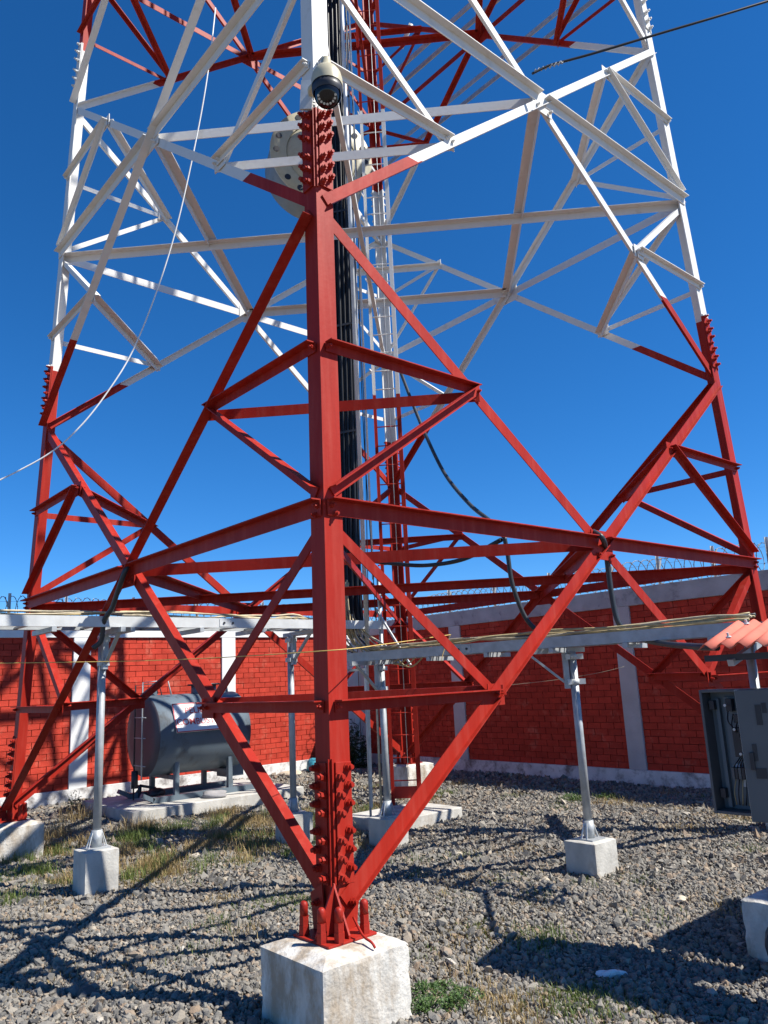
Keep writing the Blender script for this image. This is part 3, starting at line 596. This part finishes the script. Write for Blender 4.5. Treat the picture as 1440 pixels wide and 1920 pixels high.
for k in range(2): tag(MB().tube(spline([(9.5+k*.8, 9, 7.0), (12+k, 12, 6.9+.2*k), (16+k*1.5, 20, 8.5)], 6), .008, 4).build('overhead_line', M['hose']), 'faint overhead line beyond the shaded wall', 'wire', 'overhead lines beyond the wall')

# ------------------------------------------------------------------ fuel tank on its slab
TA = E1; TN = nrm((1, -1, 0)); TC = np.array([-3.42, 3.50, 1.10]); TR, TL_ = .60, 1.52
tg = thing('concrete_slab', (0, 0, 0), None, None) if False else None
sl_ = MB().box(TC*[1, 1, 0]+TA*.10+ZA*.03, (TA, TN, ZA), (1.42, .95, .13)); tag(sl_.build('concrete_slab', M['conc'], None, bevel=.008), 'whitewashed concrete slab under the grey fuel tank', 'slab')
tk = thing('fuel_tank', tuple(TC*[1, 1, 0]+ZA*.16), 'grey cylindrical fuel tank with white warning sign on steel skid', 'tank')
MB().lathe(TC-TA*TL_/2, TA, [(TR-.004, 0), (TR, .005), (TR, TL_-.005), (TR-.004, TL_)], 56).build('shell', M['tank'], tk)
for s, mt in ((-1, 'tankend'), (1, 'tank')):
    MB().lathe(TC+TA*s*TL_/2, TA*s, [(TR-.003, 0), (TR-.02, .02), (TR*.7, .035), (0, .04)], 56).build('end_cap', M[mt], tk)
for u in (-.42, .48):
    for v in (-1, 1):
        MB().bar(TC+TA*u+TN*v*.42+ZA*(-.90), TC+TA*u+TN*v*.42+ZA*(-.36), .07, .07, TN).build('leg', M['tank'], tk)
    MB().bar(TC+TA*u+TN*.42-ZA*.62, TC+TA*u-TN*.42-ZA*.62, .06, .06).build('saddle_beam', M['tank'], tk)
for v in (-1, 1):
    sk = MB(); P = TC+TN*v*.42-TA*.80-ZA*.90; Q = TC+TN*v*.42+TA*1.0-ZA*.90; sk.bar(P, Q, .09, .08); sk.bar(P-TA*.16+ZA*.09, P+TA*.02, .09, .06); sk.build('skid_rail', M['tank'], tk)
MB().cyl(TC+ZA*.50+TA*.25, TC+ZA*.72+TA*.25, .20, 20).build('manhole', M['tank'], tk)
hz = MB().cyl(TC+TA*.25+ZA*.72, TC+TA*.25+ZA*.745, .26, 20); hz.build('manhole_lid', M['dark'], tk)
for u in (-.62, .62):
    l = MB(); l.prism([TC+TA*(u-.07)+ZA*.58, TC+TA*(u+.07)+ZA*.58, TC+TA*(u+.05)+ZA*.70, TC+TA*u+ZA*.725, TC+TA*(u-.05)+ZA*.70], TN*.02); l.build('lifting_lug', M['tank'], tk)
e = TC-TA*(TL_/2+.12); lg = MB()
rails = [e+TN*(-.05)*1, e+TN*.22]
MB().tube([rails[0]-ZA*.92, rails[0]+ZA*.76, rails[0]+ZA*.78+TA*.32, rails[0]+ZA*.62+TA*.36], .012, 6).build('vent_pipe', M['dark'], tk)
MB().tube([rails[1]-ZA*.62, rails[1]+ZA*.80, rails[1]+ZA*.82+TA*.40, rails[1]+ZA*.60+TA*.46], .012, 6).build('level_pipe', M['galvw'], tk)
for zz in (.28, -.02, -.42): MB().cyl(e+TN*-.07+ZA*zz, e+TN*.34+ZA*zz, .008, 6).build('ladder_rung', M['galv'], tk)
MB().tube(spline([e+TN*.2+ZA*.62+TA*.1, e+TN*.15+ZA*.78+TA*.2, e+TN*.1+ZA*.72+TA*.32, e+TN*.1+ZA*.6+TA*.36], 5), .008, 6).build('breather_hose', M['dark'], tk)
MB().cyl(e+TN*-.02-ZA*.75, e+TN*-.02-ZA*.5, .05, 10).build('drain_valve', M['dark'], tk)
MB().box(TC+TA*.70+TN*.05-ZA*.60, (TA, TN, ZA), (.16, .15, .13)).build('pump_box', M['tank'], tk)
sa = R(24); sn = nrm(TN*math.cos(sa)+ZA*math.sin(sa)); su = nrm(ZA*math.cos(sa)-TN*math.sin(sa)); sc = TC+sn*(TR+.012)-TA*.07
sg = MB().box(sc, (TA, sn, su), (.46, .006, .23)).build('warning_sign', M['sign'], tk)
for d, L_, A_, B_ in ((su*.222, .5, TA, su), (-su*.222, .5, TA, su)): MB().box(sc+d+sn*.0075, (TA, sn, su), (.46, .001, .008)).build('sign_border', M['signr'], sg)
for s in (-1, 1): MB().box(sc+TA*s*.452+sn*.0075, (TA, sn, su), (.008, .001, .213)).build('sign_border', M['signr'], sg)
def text(body, size, loc, x, y, z, mt, parent, name='lettering'):
    cu = bpy.data.curves.new(name, 'FONT'); cu.body = body; cu.size = size; cu.align_x = 'CENTER'; cu.align_y = 'CENTER'; cu.offset = size*.010; cu.extrude = .0008
    t = bpy.data.objects.new('tmp', cu); COL.objects.link(t); dg = bpy.context.evaluated_depsgraph_get(); me = bpy.data.meshes.new_from_object(t.evaluated_get(dg)); bpy.data.objects.remove(t)
    me.name = name; me.materials.clear(); me.materials.append(mt); return inst(name, me, parent, frame(loc, x, y, z))
text('PELIGRO', .14, sc+su*.105+sn*.009, TA, su, sn, M['signr'], sg); text('COMBUSTIBLE', .136, sc-su*.075+sn*.009, TA, su, sn, M['signr'], sg)
# odds and ends by the tank
def lump(c, s, mt, name, label, cat, seed=1, sq=(1, 1, .7), parent=None):
    bm = bmesh.new(); bmesh.ops.create_icosphere(bm, subdivisions=3, radius=1); rr = random.Random(seed)
    k = [(rr.uniform(-3, 3), rr.uniform(-3, 3), rr.uniform(-3, 3), rr.uniform(0, 6)) for _ in range(5)]
    for v in bm.verts:
        f = 1+sum((.22 if mt in ('plast', 'cloth') else .10)*math.sin(v.co.x*a+v.co.y*b+v.co.z*c_+p) for a, b, c_, p in k); v.co = Vector((v.co.x*sq[0], v.co.y*sq[1], max(v.co.z, -.6)*sq[2]))*f*s
    me = bpy.data.meshes.new(name); bm.to_mesh(me); bm.free(); me.materials.append(M[mt]); o = bpy.data.objects.new(name, me); COL.objects.link(o); o.location = c
    me.polygons.foreach_set('use_smooth', [mt not in ('stone', 'plast')]*len(me.polygons)); return tag(o, label, cat)
lump((-2.95, 3.08, .20), .12, 'cloth', 'rag', 'crumpled grey rag lying on the tank skid', 'rag', 3, (1.7, 1, .42))
lump(tuple(pz(292, 1487, .22)), .09, 'dark', 'old_valve', 'dark rusty valve lying on the tank slab', 'valve', 5, (1.6, 1, .8))
pb = pz(262, 1478, .3); vb = thing('hand_pump', tuple(pb), 'small dark hand pump standing on the tank slab end', 'pump')
MB().cyl(pb-ZA*.14, pb+ZA*.05, .03, 10).build('body', M['dark'], vb); MB().bar(pb+ZA*.04, pb+np.array([.22, .1, -.02]), .03, .04).build('handle', M['dark'], vb); MB().bar(pb+ZA*.0, pb+np.array([-.12, -.02, -.14]), .025, .025).build('spout', M['dark'], vb)
b0 = np.array([-2.05, 7.45, 0]); lump(tuple(b0+ZA*.12), .19, 'blue', 'plastic_bag', 'blue plastic bag lying against the sunlit wall base', 'bag', 8, (1.0, .8, .9))
lump((-2.5, 7.0, .02), .15, 'stone', 'stone', 'flat pale stone on gravel before the blue bag', 'stone', 11, (1.5, .9, .45))
lump((-1.72, 7.55, .10), .17, 'cloth', 'sack', 'dark grey sack beside the blue plastic bag', 'sack', 14, (1, .8, .8))
q = pz(1140, 1838, 0); lump(tuple(q+ZA*.025), .042, 'plast', 'plastic_scrap', 'crumpled clear plastic scrap lying in the grass', 'litter', 21, (1.5, .7, .9))
for q, sd in (((742, 1840), 4),): pass
for i, (x, y, s) in enumerate(((1278, 1690, .03), (1020, 1655, .035), (930, 1760, .028), (1140, 1575, .03), (860, 1605, .035))): lump(tuple(pz(x, y, 0)+ZA*.012), s, 'stone', 'pebble', 'pale larger pebble lying on the grey gravel', 'stone', 30+i, (1.3, 1, .7))['group'] = 'pale pebbles on the gravel'

# ------------------------------------------------------------------ cabinet under the tin roof
k1 = nrm((.72, -.69, 0)); k2 = nrm((.69, .72, 0))      # along the front to the right / away from the camera
pedestal((2.76, -3.72), .50, .36, 'concrete footing under the cabinet post in the big shadow', mt='concA', cham=.03, name='post_footing', rot=0)
cp = thing('cabinet_stand', (2.72, -3.68, .36), 'galvanised post frame carrying the open cabinet and tin roof', 'stand')
CB = np.array([2.36, -3.60, 0]) ; CW, CDp, CZ0, CZ1 = .86, .135, .83, 1.60
bk = CB + k2*(CDp+.035)
for u in (.30, .82):
    MB().cyl(bk+k1*u+ZA*.3, bk+k1*u+ZA*1.90, .03, 14).build('pole', M['galv'], cp)
for zz in (.95, 1.48): MB().bar(bk+k1*.0+ZA*zz, bk+k1*.95+ZA*zz, .02, .04).build('cross_rail', M['galv'], cp)
MB().bar(bk+k1*.12-k2*.25+ZA*1.80, bk+k1*1.1-k2*.25+ZA*1.80, .045, .04).build('roof_beam', M['dark'], cp)
MB().bar(bk+k1*.12+k2*.06+ZA*1.915, bk+k1*1.1+k2*.06+ZA*1.915, .045, .04).build('roof_beam', M['dark'], cp)
MB().bar(bk+k1*.30-k2*.30+ZA*1.765, bk+k1*.30+k2*.15+ZA*1.885, .04, .04).build('rafter', M['galv'], cp)
MB().bar(bk+k1*.82-k2*.30+ZA*1.765, bk+k1*.82+k2*.15+ZA*1.885, .04, .04).build('rafter', M['galv'], cp)
q = np.array([2.55, -3.98, .16]); MB().lathe(q, (-.3, -1, 0), [(.10, 0), (.115, .0), (.115, .05), (.10, .05), (.10, -.3)], 20).build('conduit_mouth', M['dark'], cp)
cb = thing('electrical_cabinet', tuple(CB+ZA*CZ0), 'grey electrical cabinet standing open beneath the tin roof', 'cabinet')
def kb(nm, u0, u1, n0, n1, z0, z1, mt, par=None, bev=.003): return MB().box(CB+k1*(u0+u1)/2+k2*(n0+n1)/2+ZA*(z0+z1)/2, (k1, k2, ZA), ((u1-u0)/2, (n1-n0)/2, (z1-z0)/2)).build(nm, M[mt], par or cb, bevel=bev)
kb('side_panel', 0, .018, 0, CDp, CZ0, CZ1, 'cab'); kb('side_panel', CW-.018, CW, 0, CDp, CZ0, CZ1, 'cab')
kb('top_panel', .018, CW-.018, 0, CDp, CZ1-.018, CZ1, 'cab'); kb('bottom_panel', .018, CW-.018, 0, CDp, CZ0, CZ0+.018, 'cab')
kb('back_panel', .018, CW-.018, CDp-.015, CDp, CZ0+.018, CZ1-.018, 'cabin')
kb('inner_channel', .06, .085, CDp-.05, CDp-.015, CZ0+.03, CZ1-.06, 'cabin')
kb('mounting_plate', .11, CW-.06, CDp-.035, CDp-.016, CZ0+.06, CZ1-.05, 'cabin')
for (u, z, s) in ((.055, CZ1-.10, .02), (.055, CZ0+.12, .02)): kb('latch', u-.02, u+.015, CDp-.09, CDp-.05, z-.03, z+.03, 'dark')
kb('switch', .145, .185, CDp-.085, CDp-.036, CZ1-.14, CZ1-.06, 'dark'); kb('terminal_block', .18, .25, CDp-.12, CDp-.036, CZ1-.42, CZ1-.24, 'dark'); kb('relay', .19, .24, CDp-.10, CDp-.036, CZ1-.21, CZ1-.16, 'dark')
kb('label_card', .17, .245, CDp-.039, CDp-.0355, CZ0+.16, CZ0+.28, 'paper', bev=0); kb('label_card', .135, .165, CDp-.0405, CDp-.0365, CZ0+.22, CZ0+.30, 'paper', bev=0)
for i in range(4): MB().tube(spline([CB+k1*(.15+.03*i)+k2*(CDp-.07)+ZA*(CZ1-.14-.02*i), CB+k1*(.17+.02*i)+k2*(CDp-.13)+ZA*(CZ1-.2-.03*i), CB+k1*(.2+.01*i)+k2*(CDp-.1)+ZA*(CZ1-.26)], 5), .004, 5).build('wiring', M['black'], cb)
for i, (u, z) in enumerate(((.20, CZ1-.25), (.22, CZ1-.40), (.16, CZ1-.10))): MB().cyl(CB+k1*u+k2*(CDp-.13)+ZA*z, CB+k1*u+k2*(CDp-.11)+ZA*z, .009, 8).build('terminal_screw', M['galvw'], cb)
for i in range(5):
    kb('breaker', .125+i*.022, .143+i*.022, CDp-.085, CDp-.036, CZ1-.56, CZ1-.49, 'dark' if i % 2 else 'cab', bev=.001)
    MB().tube(spline([CB+k1*(.134+i*.022)+k2*(CDp-.05)+ZA*(CZ1-.56), CB+k1*(.13+i*.026)+k2*(CDp-.09)+ZA*(CZ1-.64), CB+k1*(.12+i*.02)+k2*(CDp-.06)+ZA*(CZ0+.05)], 5), .0035, 5).build('wiring', M['black'] if i % 2 else M['beige'], cb)
    MB().tube(spline([CB+k1*(.19+i*.012)+k2*(CDp-.06)+ZA*(CZ1-.42), CB+k1*(.17+i*.016)+k2*(CDp-.10)+ZA*(CZ1-.46), CB+k1*(.134+i*.022)+k2*(CDp-.06)+ZA*(CZ1-.49)], 5), .0035, 5).build('wiring', M['black'], cb)
for z in (CZ0+.13, CZ1-.13): MB().cyl(CB+k1*(CW+.008)-k2*.008+ZA*(z-.03), CB+k1*(CW+.008)-k2*.008+ZA*(z+.03), .008, 8).build('hinge', M['galvw'], cb)
# right leaf, ajar, hinged at the far right
hp = CB + k1*CW - k2*.004; ang = R(14); dx = -k1*math.cos(ang)-k2*math.sin(ang); dn = nrm(np.cross(ZA, dx)); DW = .57
dn = dn if dn@k2 < 0 else -dn
dr = MB().box(hp+dx*DW/2+dn*.012+ZA*(CZ0+CZ1)/2, (dx, dn, ZA), (DW/2, .012, (CZ1-CZ0)/2)).build('door', M['cab'], cb, bevel=.004)
MB().box(hp+dx*(DW-.008)-dn*.004+ZA*(CZ0+CZ1)/2, (dx, dn, ZA), (.008, .026, (CZ1-CZ0)/2+.001)).build('door_edge', M['galvw'], dr)
for u, z, wu, wz in ((.07, .40, .012, .05), (.12, .62, .016, .06), (.09, .28, .03, .03), (.155, .66, .012, .03), (.17, .36, .02, .07)): MB().box(hp+dx*(DW-u)+dn*.0265+ZA*(CZ0+z), (dx, dn, ZA), (wu, .0025, wz)).build('slot', M['dark'], dr)
MB().box(hp+dx*(DW-.05)+dn*.03+ZA*(CZ0+.35), (dx, dn, ZA), (.012, .012, .05)).build('handle', M['dark'], dr)
# corrugated sheet
TB = np.array([2.28, -3.93, 1.87]); s1 = nrm((.74, -.672, 0)); rise = .15/.56; s2v = np.array([.655, .755, rise]); s2n = nrm(s2v); upn = nrm(np.cross(s1, s2n)); upn = upn if upn[2] > 0 else -upn
sh = MB(); NU, NV = 120, 3; vs = []
for lay in (0, 1):
    for i in range(NU+1):
        for j in range(NV+1): u = i/NU*1.75; vs.append(TB+s1*u+s2n*(j/NV*.62)+upn*(.018*math.cos(u*2*math.pi/.105+math.pi)-lay*.005))
W = NV+1; H_ = (NU+1)*W
fs = [(i*W+j, (i+1)*W+j, (i+1)*W+j+1, i*W+j+1) for i in range(NU) for j in range(NV)] + [(H_+i*W+j, H_+i*W+j+1, H_+(i+1)*W+j+1, H_+(i+1)*W+j) for i in range(NU) for j in range(NV)]
fs += [(i*W, H_+i*W, H_+(i+1)*W, (i+1)*W) for i in range(NU)] + [(i*W+NV, (i+1)*W+NV, H_+(i+1)*W+NV, H_+i*W+NV) for i in range(NU)]
sh.add(vs, fs, True); rf = thing('tin_roof', tuple(TB), 'small corrugated red tin roof above the electrical cabinet', 'roof'); sh.build('corrugated_sheet', M['roof'], rf)
for u, v in ((.158, .14), (.158, .48), (.578, .14), (.578, .48), (.998, .14)):
    q = TB+s1*u+s2n*v+upn*.018; c_ = MB(); c_.cyl(q, q+upn*.006, .018, 10); c_.cyl(q+upn*.006, q+upn*.03, .008, 6, smooth=False); c_.build('roof_screw', M['galvw'], rf)

# ------------------------------------------------------------------ unseen box added beyond the cabinet to cast the big ground shadow
SC = np.array([4.45, -3.72, 0]); sh_ = thing('added_shadow_box', tuple(SC), 'unseen grey box with flat lid added beyond the cabinet to cast shadow', 'shadow caster')
MB().box(SC+ZA*.10, (k1, k2, ZA), (.72, .62, .12)).build('base', M['conc'], sh_, bevel=.01)
MB().box(SC+ZA*1.06, (k1, k2, ZA), (.66, .56, .84)).build('body', M['galvw'], sh_, bevel=.01)
MB().box(SC+ZA*1.925, (k1, k2, ZA), (.74, .64, .025)).build('lid', M['galvw'], sh_, bevel=.006)
for u in (-.33, .33):
    dd = MB().box(SC+k1*u-k2*.566+ZA*1.06, (k1, k2, ZA), (.30, .008, .78)).build('door', M['galvw'], sh_, bevel=.004)
    MB().box(SC+k1*u*.25-k2*.59+ZA*1.06, (k1, k2, ZA), (.012, .018, .08)).build('handle', M['dark'], dd)

# ------------------------------------------------------------------ gravel
BLOCK = [((0, -4.42), .40), ((-4.36, 0), .42), ((0, 4.4), .42), ((4.4, 0), .42), (PL, .2), (PL2, .2), (PR, .21), (PC, .2), ((2.76, -3.72), .33)]
def blocked(x, y):
    r = np.zeros(len(x), bool)
    for (cx, cy), s in BLOCK: r |= (np.abs(x-cx)+np.abs(y-cy)) < s*1.02
    def ob(c, h): d1 = (x-c[0])*E1[0]+(y-c[1])*E1[1]; d2 = (x-c[0])*E2[0]+(y-c[1])*E2[1]; return (np.abs(d1) < h[0]) & (np.abs(d2) < h[1])
    r |= ob((.07, 1.25), (.62, .42)); r |= ob(TC[:2]+TA[:2]*.1, (1.42, .95))
    return r
def inside(x, y): return (x+y < 7.38) & (y-x < 9.88)
def hgt(x, y): return .012*np.sin(x*2.1+.4)*np.sin(y*1.7)+.010*np.sin(x*5.3+y*3.1)
def stones(n, dmin, dmax, size, ico, name, label):
    dep = np.sqrt(rng.uniform(dmin**2, dmax**2, n)); lat = rng.uniform(-.62, .62, n)*dep
    fx = nrm((FW[0], FW[1], 0)); rx = np.array([fx[1], -fx[0], 0])
    x = CAM[0]+fx[0]*dep+rx[0]*lat; y = CAM[1]+fx[1]*dep+rx[1]*lat
    pat = np.sin(x*1.9+1.3*np.sin(y*1.1))+np.sin(y*2.3+1.7*np.sin(x*.9)+.6)
    k = inside(x, y) & ~blocked(x, y) & (rng.uniform(0, 1, n) < np.clip(1.15-.38*np.clip(pat, 0, 2), .3, 1)); x, y = x[k], y[k]; n = len(x)
    if ico:
        ph = (1+5**.5)/2; V = np.array([(-1, ph, 0), (1, ph, 0), (-1, -ph, 0), (1, -ph, 0), (0, -1, ph), (0, 1, ph), (0, -1, -ph), (0, 1, -ph), (ph, 0, -1), (ph, 0, 1), (-ph, 0, -1), (-ph, 0, 1)])/1.902
        F = np.array([(0,11,5),(0,5,1),(0,1,7),(0,7,10),(0,10,11),(1,5,9),(5,11,4),(11,10,2),(10,7,6),(7,1,8),(3,9,4),(3,4,2),(3,2,6),(3,6,8),(3,8,9),(4,9,5),(2,4,11),(6,2,10),(8,6,7),(9,8,1)])
    else:
        V = np.array([(1, 0, 0), (-1, 0, 0), (0, 1, 0), (0, -1, 0), (0, 0, 1), (0, 0, -1)], float); V = V*1.1
        F = np.array([(0,2,4),(2,1,4),(1,3,4),(3,0,4),(2,0,5),(1,2,5),(3,1,5),(0,3,5)])
    nv = len(V)
    s = size*np.exp(rng.normal(-.06, .42, n)); sc = np.stack([s*rng.uniform(.8, 1.35, n), s*rng.uniform(.65, 1.1, n), s*rng.uniform(.45, .8, n)], 1)
    jit = V[None]*(1+rng.uniform(-.28, .28, (n, nv, 1))) + rng.uniform(-.1, .1, (n, nv, 3))
    p = jit*sc[:, None, :]
    q = rng.normal(0, 1, (n, 4)); q[:, 0] += 1.2; q /= np.linalg.norm(q, axis=1)[:, None]; w_, a, b, c = q.T
    Rm = np.stack([1-2*(b*b+c*c), 2*(a*b-c*w_), 2*(a*c+b*w_), 2*(a*b+c*w_), 1-2*(a*a+c*c), 2*(b*c-a*w_), 2*(a*c-b*w_), 2*(b*c+a*w_), 1-2*(a*a+b*b)], 1).reshape(n, 3, 3)
    p = np.einsum('nij,nvj->nvi', Rm, p)
    p[:, :, 0] += x[:, None]; p[:, :, 1] += y[:, None]; p[:, :, 2] += (hgt(x, y)+rng.uniform(-.002, .011, n)+s*.15)[:, None]
    verts = p.reshape(-1, 3); faces = (F[None]+(np.arange(n)*nv)[:, None, None]).reshape(-1, 3)
    me = bpy.data.meshes.new(name); me.vertices.add(len(verts)); me.vertices.foreach_set('co', verts.astype(np.float32).ravel())
    me.loops.add(len(faces)*3); me.loops.foreach_set('vertex_index', faces.astype(np.int32).ravel()); me.polygons.add(len(faces)); me.polygons.foreach_set('loop_start', np.arange(0, len(faces)*3, 3, dtype=np.int32)); me.polygons.foreach_set('loop_total', np.full(len(faces), 3, np.int32))
    me.update(); at = me.attributes.new('tone', 'FLOAT', 'POINT'); tone = rng.beta(1.9, 1.7, n); at.data.foreach_set('value', np.repeat(tone, nv).astype(np.float32))
    me.materials.append(M['gravel']); me.validate(); me.shade_flat(); o = bpy.data.objects.new(name, me); COL.objects.link(o); return tag(o, label, 'gravel', kind='stuff')
stones(84000, 3.2, 7.2, .0128, True, 'near_gravel', 'grey crushed gravel covering the ground around the near pedestal')
stones(118000, 7.2, 12.0, .0160, False, 'gravel', 'grey crushed gravel covering the yard under the tower')
stones(60000, 12.0, 19.0, .024, False, 'far_gravel', 'grey crushed gravel covering the ground along the brick walls')

# ------------------------------------------------------------------ grass and weeds
def blades(specs, mt, name, label, kind='stuff', cat='grass'):
    V = []; F = []; Tn = []
    for (cx, cy, sx, sy, n, h, wd) in specs:
        for _ in range(n):
            x = random.gauss(cx, sx); y = random.gauss(cy, sy)
            if not (x+y < 7.3 and y-x < 9.8) or blocked(np.array([x]), np.array([y]))[0]: continue
            hh = h*random.uniform(.45, 1.25); th = random.uniform(0, 2*math.pi); le = hh*random.uniform(.15, .8); w_ = wd*random.uniform(.6, 1.2)
            dx, dy = math.cos(th), math.sin(th); px_, py_ = -dy*w_, dx*w_; o = len(V)
            V += [(x-px_, y-py_, -.005), (x+px_, y+py_, -.005), (x+dx*le*.35-px_*.8, y+dy*le*.35-py_*.8, hh*.6), (x+dx*le*.35+px_*.8, y+dy*le*.35+py_*.8, hh*.6), (x+dx*le, y+dy*le, hh*(1-.25*le/hh))]
            F += [(o, o+1, o+3, o+2), (o+2, o+3, o+4)]; Tn += [random.random()]*5
    me = bpy.data.meshes.new(name); me.from_pydata(V, [], F); at = me.attributes.new('tone', 'FLOAT', 'POINT'); at.data.foreach_set('value', Tn); me.materials.append(M[mt])
    o = bpy.data.objects.new(name, me); COL.objects.link(o); return tag(o, label, cat, kind=kind)
def sp(x, y, sx, sy, n, h, wd=.0028): q = pz(x, y, 0); return (q[0], q[1], sx, sy, int(n*1.9), h, wd)
gs = []; ds = []
for i in range(230):                       # meadow between the tank and the near leg
    x = random.uniform(-4.3, -.3); y = random.uniform(-1.6, 3.0)
    if abs((y-.5)-(x+2.2)*.55) > 1.7: continue
    (gs if random.random() < .40 else ds).append((x, y, random.choice((.06, .1, .2)), random.choice((.07, .12, .24)), random.randint(40, 200), random.uniform(.04, .15), .0030))
for i in range(150): x = random.uniform(-5, 4.5); y = random.uniform(-3.9, 5.5); (gs if random.random() < .35 else ds).append((x, y, .11, .13, random.randint(30, 110), random.uniform(.03, .07), .003))
for x, y, n, h in ((900, 1742, 110, .05), (1015, 1772, 170, .09), (1110, 1880, 230, .06), (1180, 1900, 150, .05), (1060, 1880, 150, .05), (860, 1610, 90, .05), (850, 1690, 120, .04), (520, 1690, 260, .05), (560, 1700, 200, .05), (250, 1590, 160, .10), (50, 1640, 260, .10), (20, 1690, 200, .10), (100, 1600, 120, .12), (420, 1575, 320, .08), (450, 1620, 300, .06), (1405, 1595, 60, .05), (830, 1490, 160, .08), (1075, 1505, 120, .10), (1140, 1500, 90, .10), (1205, 1650, 90, .04), (960, 1650, 160, .04), (330, 1560, 220, .12)):
    gs.append(sp(x, y, .11, .13, n, h))
for x, y, n, h in ((940, 1885, 240, .05), (1230, 1905, 180, .05), (980, 1900, 150, .04), (920, 1760, 110, .05), (870, 1755, 90, .04), (1000, 1640, 110, .03), (900, 1650, 130, .03), (110, 1570, 160, .22), (150, 1540, 160, .24), (60, 1590, 140, .18), (260, 1560, 150, .2), (420, 1530, 420, .12), (480, 1545, 380, .12), (380, 1590, 260, .12), (300, 1620, 160, .10), (260, 1660, 160, .05), (20, 1740, 140, .06), (1290, 1555, 110, .06), (1370, 1535, 160, .06), (1280, 1530, 90, .05), (870, 1470, 220, .08), (940, 1475, 160, .06), (740, 1500, 200, .06), (1150, 1510, 200, .09), (700, 1480, 120, .05)):
    ds.append(sp(x, y, .14, .16, n, h))
blades(gs, 'green', 'green_grass', 'patchy green grass growing through the gravel'); blades(ds, 'dry', 'dry_grass', 'dry straw coloured grass scattered through the gravel')
def weed(c, rad, h, n, mt, label, group=None, leaf=.012):
    V = []; F = []; Tn = []
    t = thing('weed', (c[0], c[1], 0), label, 'plant', group)
    st = MB()
    for _ in range(max(4, n//60)):
        th = random.uniform(0, 6.28); rr = rad*random.uniform(.2, .9); st.tube([(c[0], c[1], -.02), (c[0]+math.cos(th)*rr*.5, c[1]+math.sin(th)*rr*.5, h*.5), (c[0]+math.cos(th)*rr, c[1]+math.sin(th)*rr, h*random.uniform(.6, 1))], .0025, 4)
    st.build('stem', M['leaf'], t)
    for _ in range(n):
        th = random.uniform(0, 6.28); rr = rad*math.sqrt(random.random()); x = math.cos(th)*rr; y = math.sin(th)*rr; z = random.uniform(.01, h)*(1.05-.6*rr/rad)
        a = nrm((random.gauss(0, 1), random.gauss(0, 1), random.gauss(0, .6))); b = nrm(np.cross(a, (random.gauss(0, .4), random.gauss(0, .4), 1))); L_ = leaf*random.uniform(.6, 1.4); p = np.array([x, y, z]); o = len(V)
        V += [tuple(p-a*L_), tuple(p+b*L_*.45), tuple(p+a*L_), tuple(p-b*L_*.45)]; F.append((o, o+1, o+2, o+3)); Tn += [random.random()]*4
    me = bpy.data.meshes.new('leaves'); me.from_pydata(V, [], F); at = me.attributes.new('tone', 'FLOAT', 'POINT'); at.data.foreach_set('value', Tn); me.materials.append(M[mt]); o = bpy.data.objects.new('leaves', me); COL.objects.link(o); o.parent = t
for k, (x, y, r_) in enumerate(((795, 1868, .11), (832, 1856, .09), (868, 1872, .12), (815, 1893, .10), (786, 1898, .07), (850, 1890, .08))): weed(pz(x, y, 0), r_, random.uniform(.05, .11), int(r_*3400), 'leaf', 'low leafy green weed spreading beside the large stained pedestal', 'leafy weeds beside the pedestal', .010)
weed((-1.35, 7.75, 0), .38, 1.05, 2200, 'bush', 'dark bush growing in the shaded wall corner', None, .035)
weed(pz(835, 1432, 0)+np.array([-.1, -.5, 0]), .3, .5, 260, 'bush', 'thin dark weed growing at the shaded wall foot', None, .03)
weed(pz(1075, 1503, 0), .16, .14, 500, 'leaf', 'small green weed in gravel behind the clamped tray post', 'small weeds behind the tray post', .014); weed(pz(1140, 1498, 0), .14, .12, 350, 'leaf', 'small green weed in gravel behind the clamped tray post', 'small weeds behind the tray post', .014)
weed(pz(140, 1525, 0), .16, .35, 300, 'bush', 'dark dry shrub standing at the end of the tank slab', None, .02)
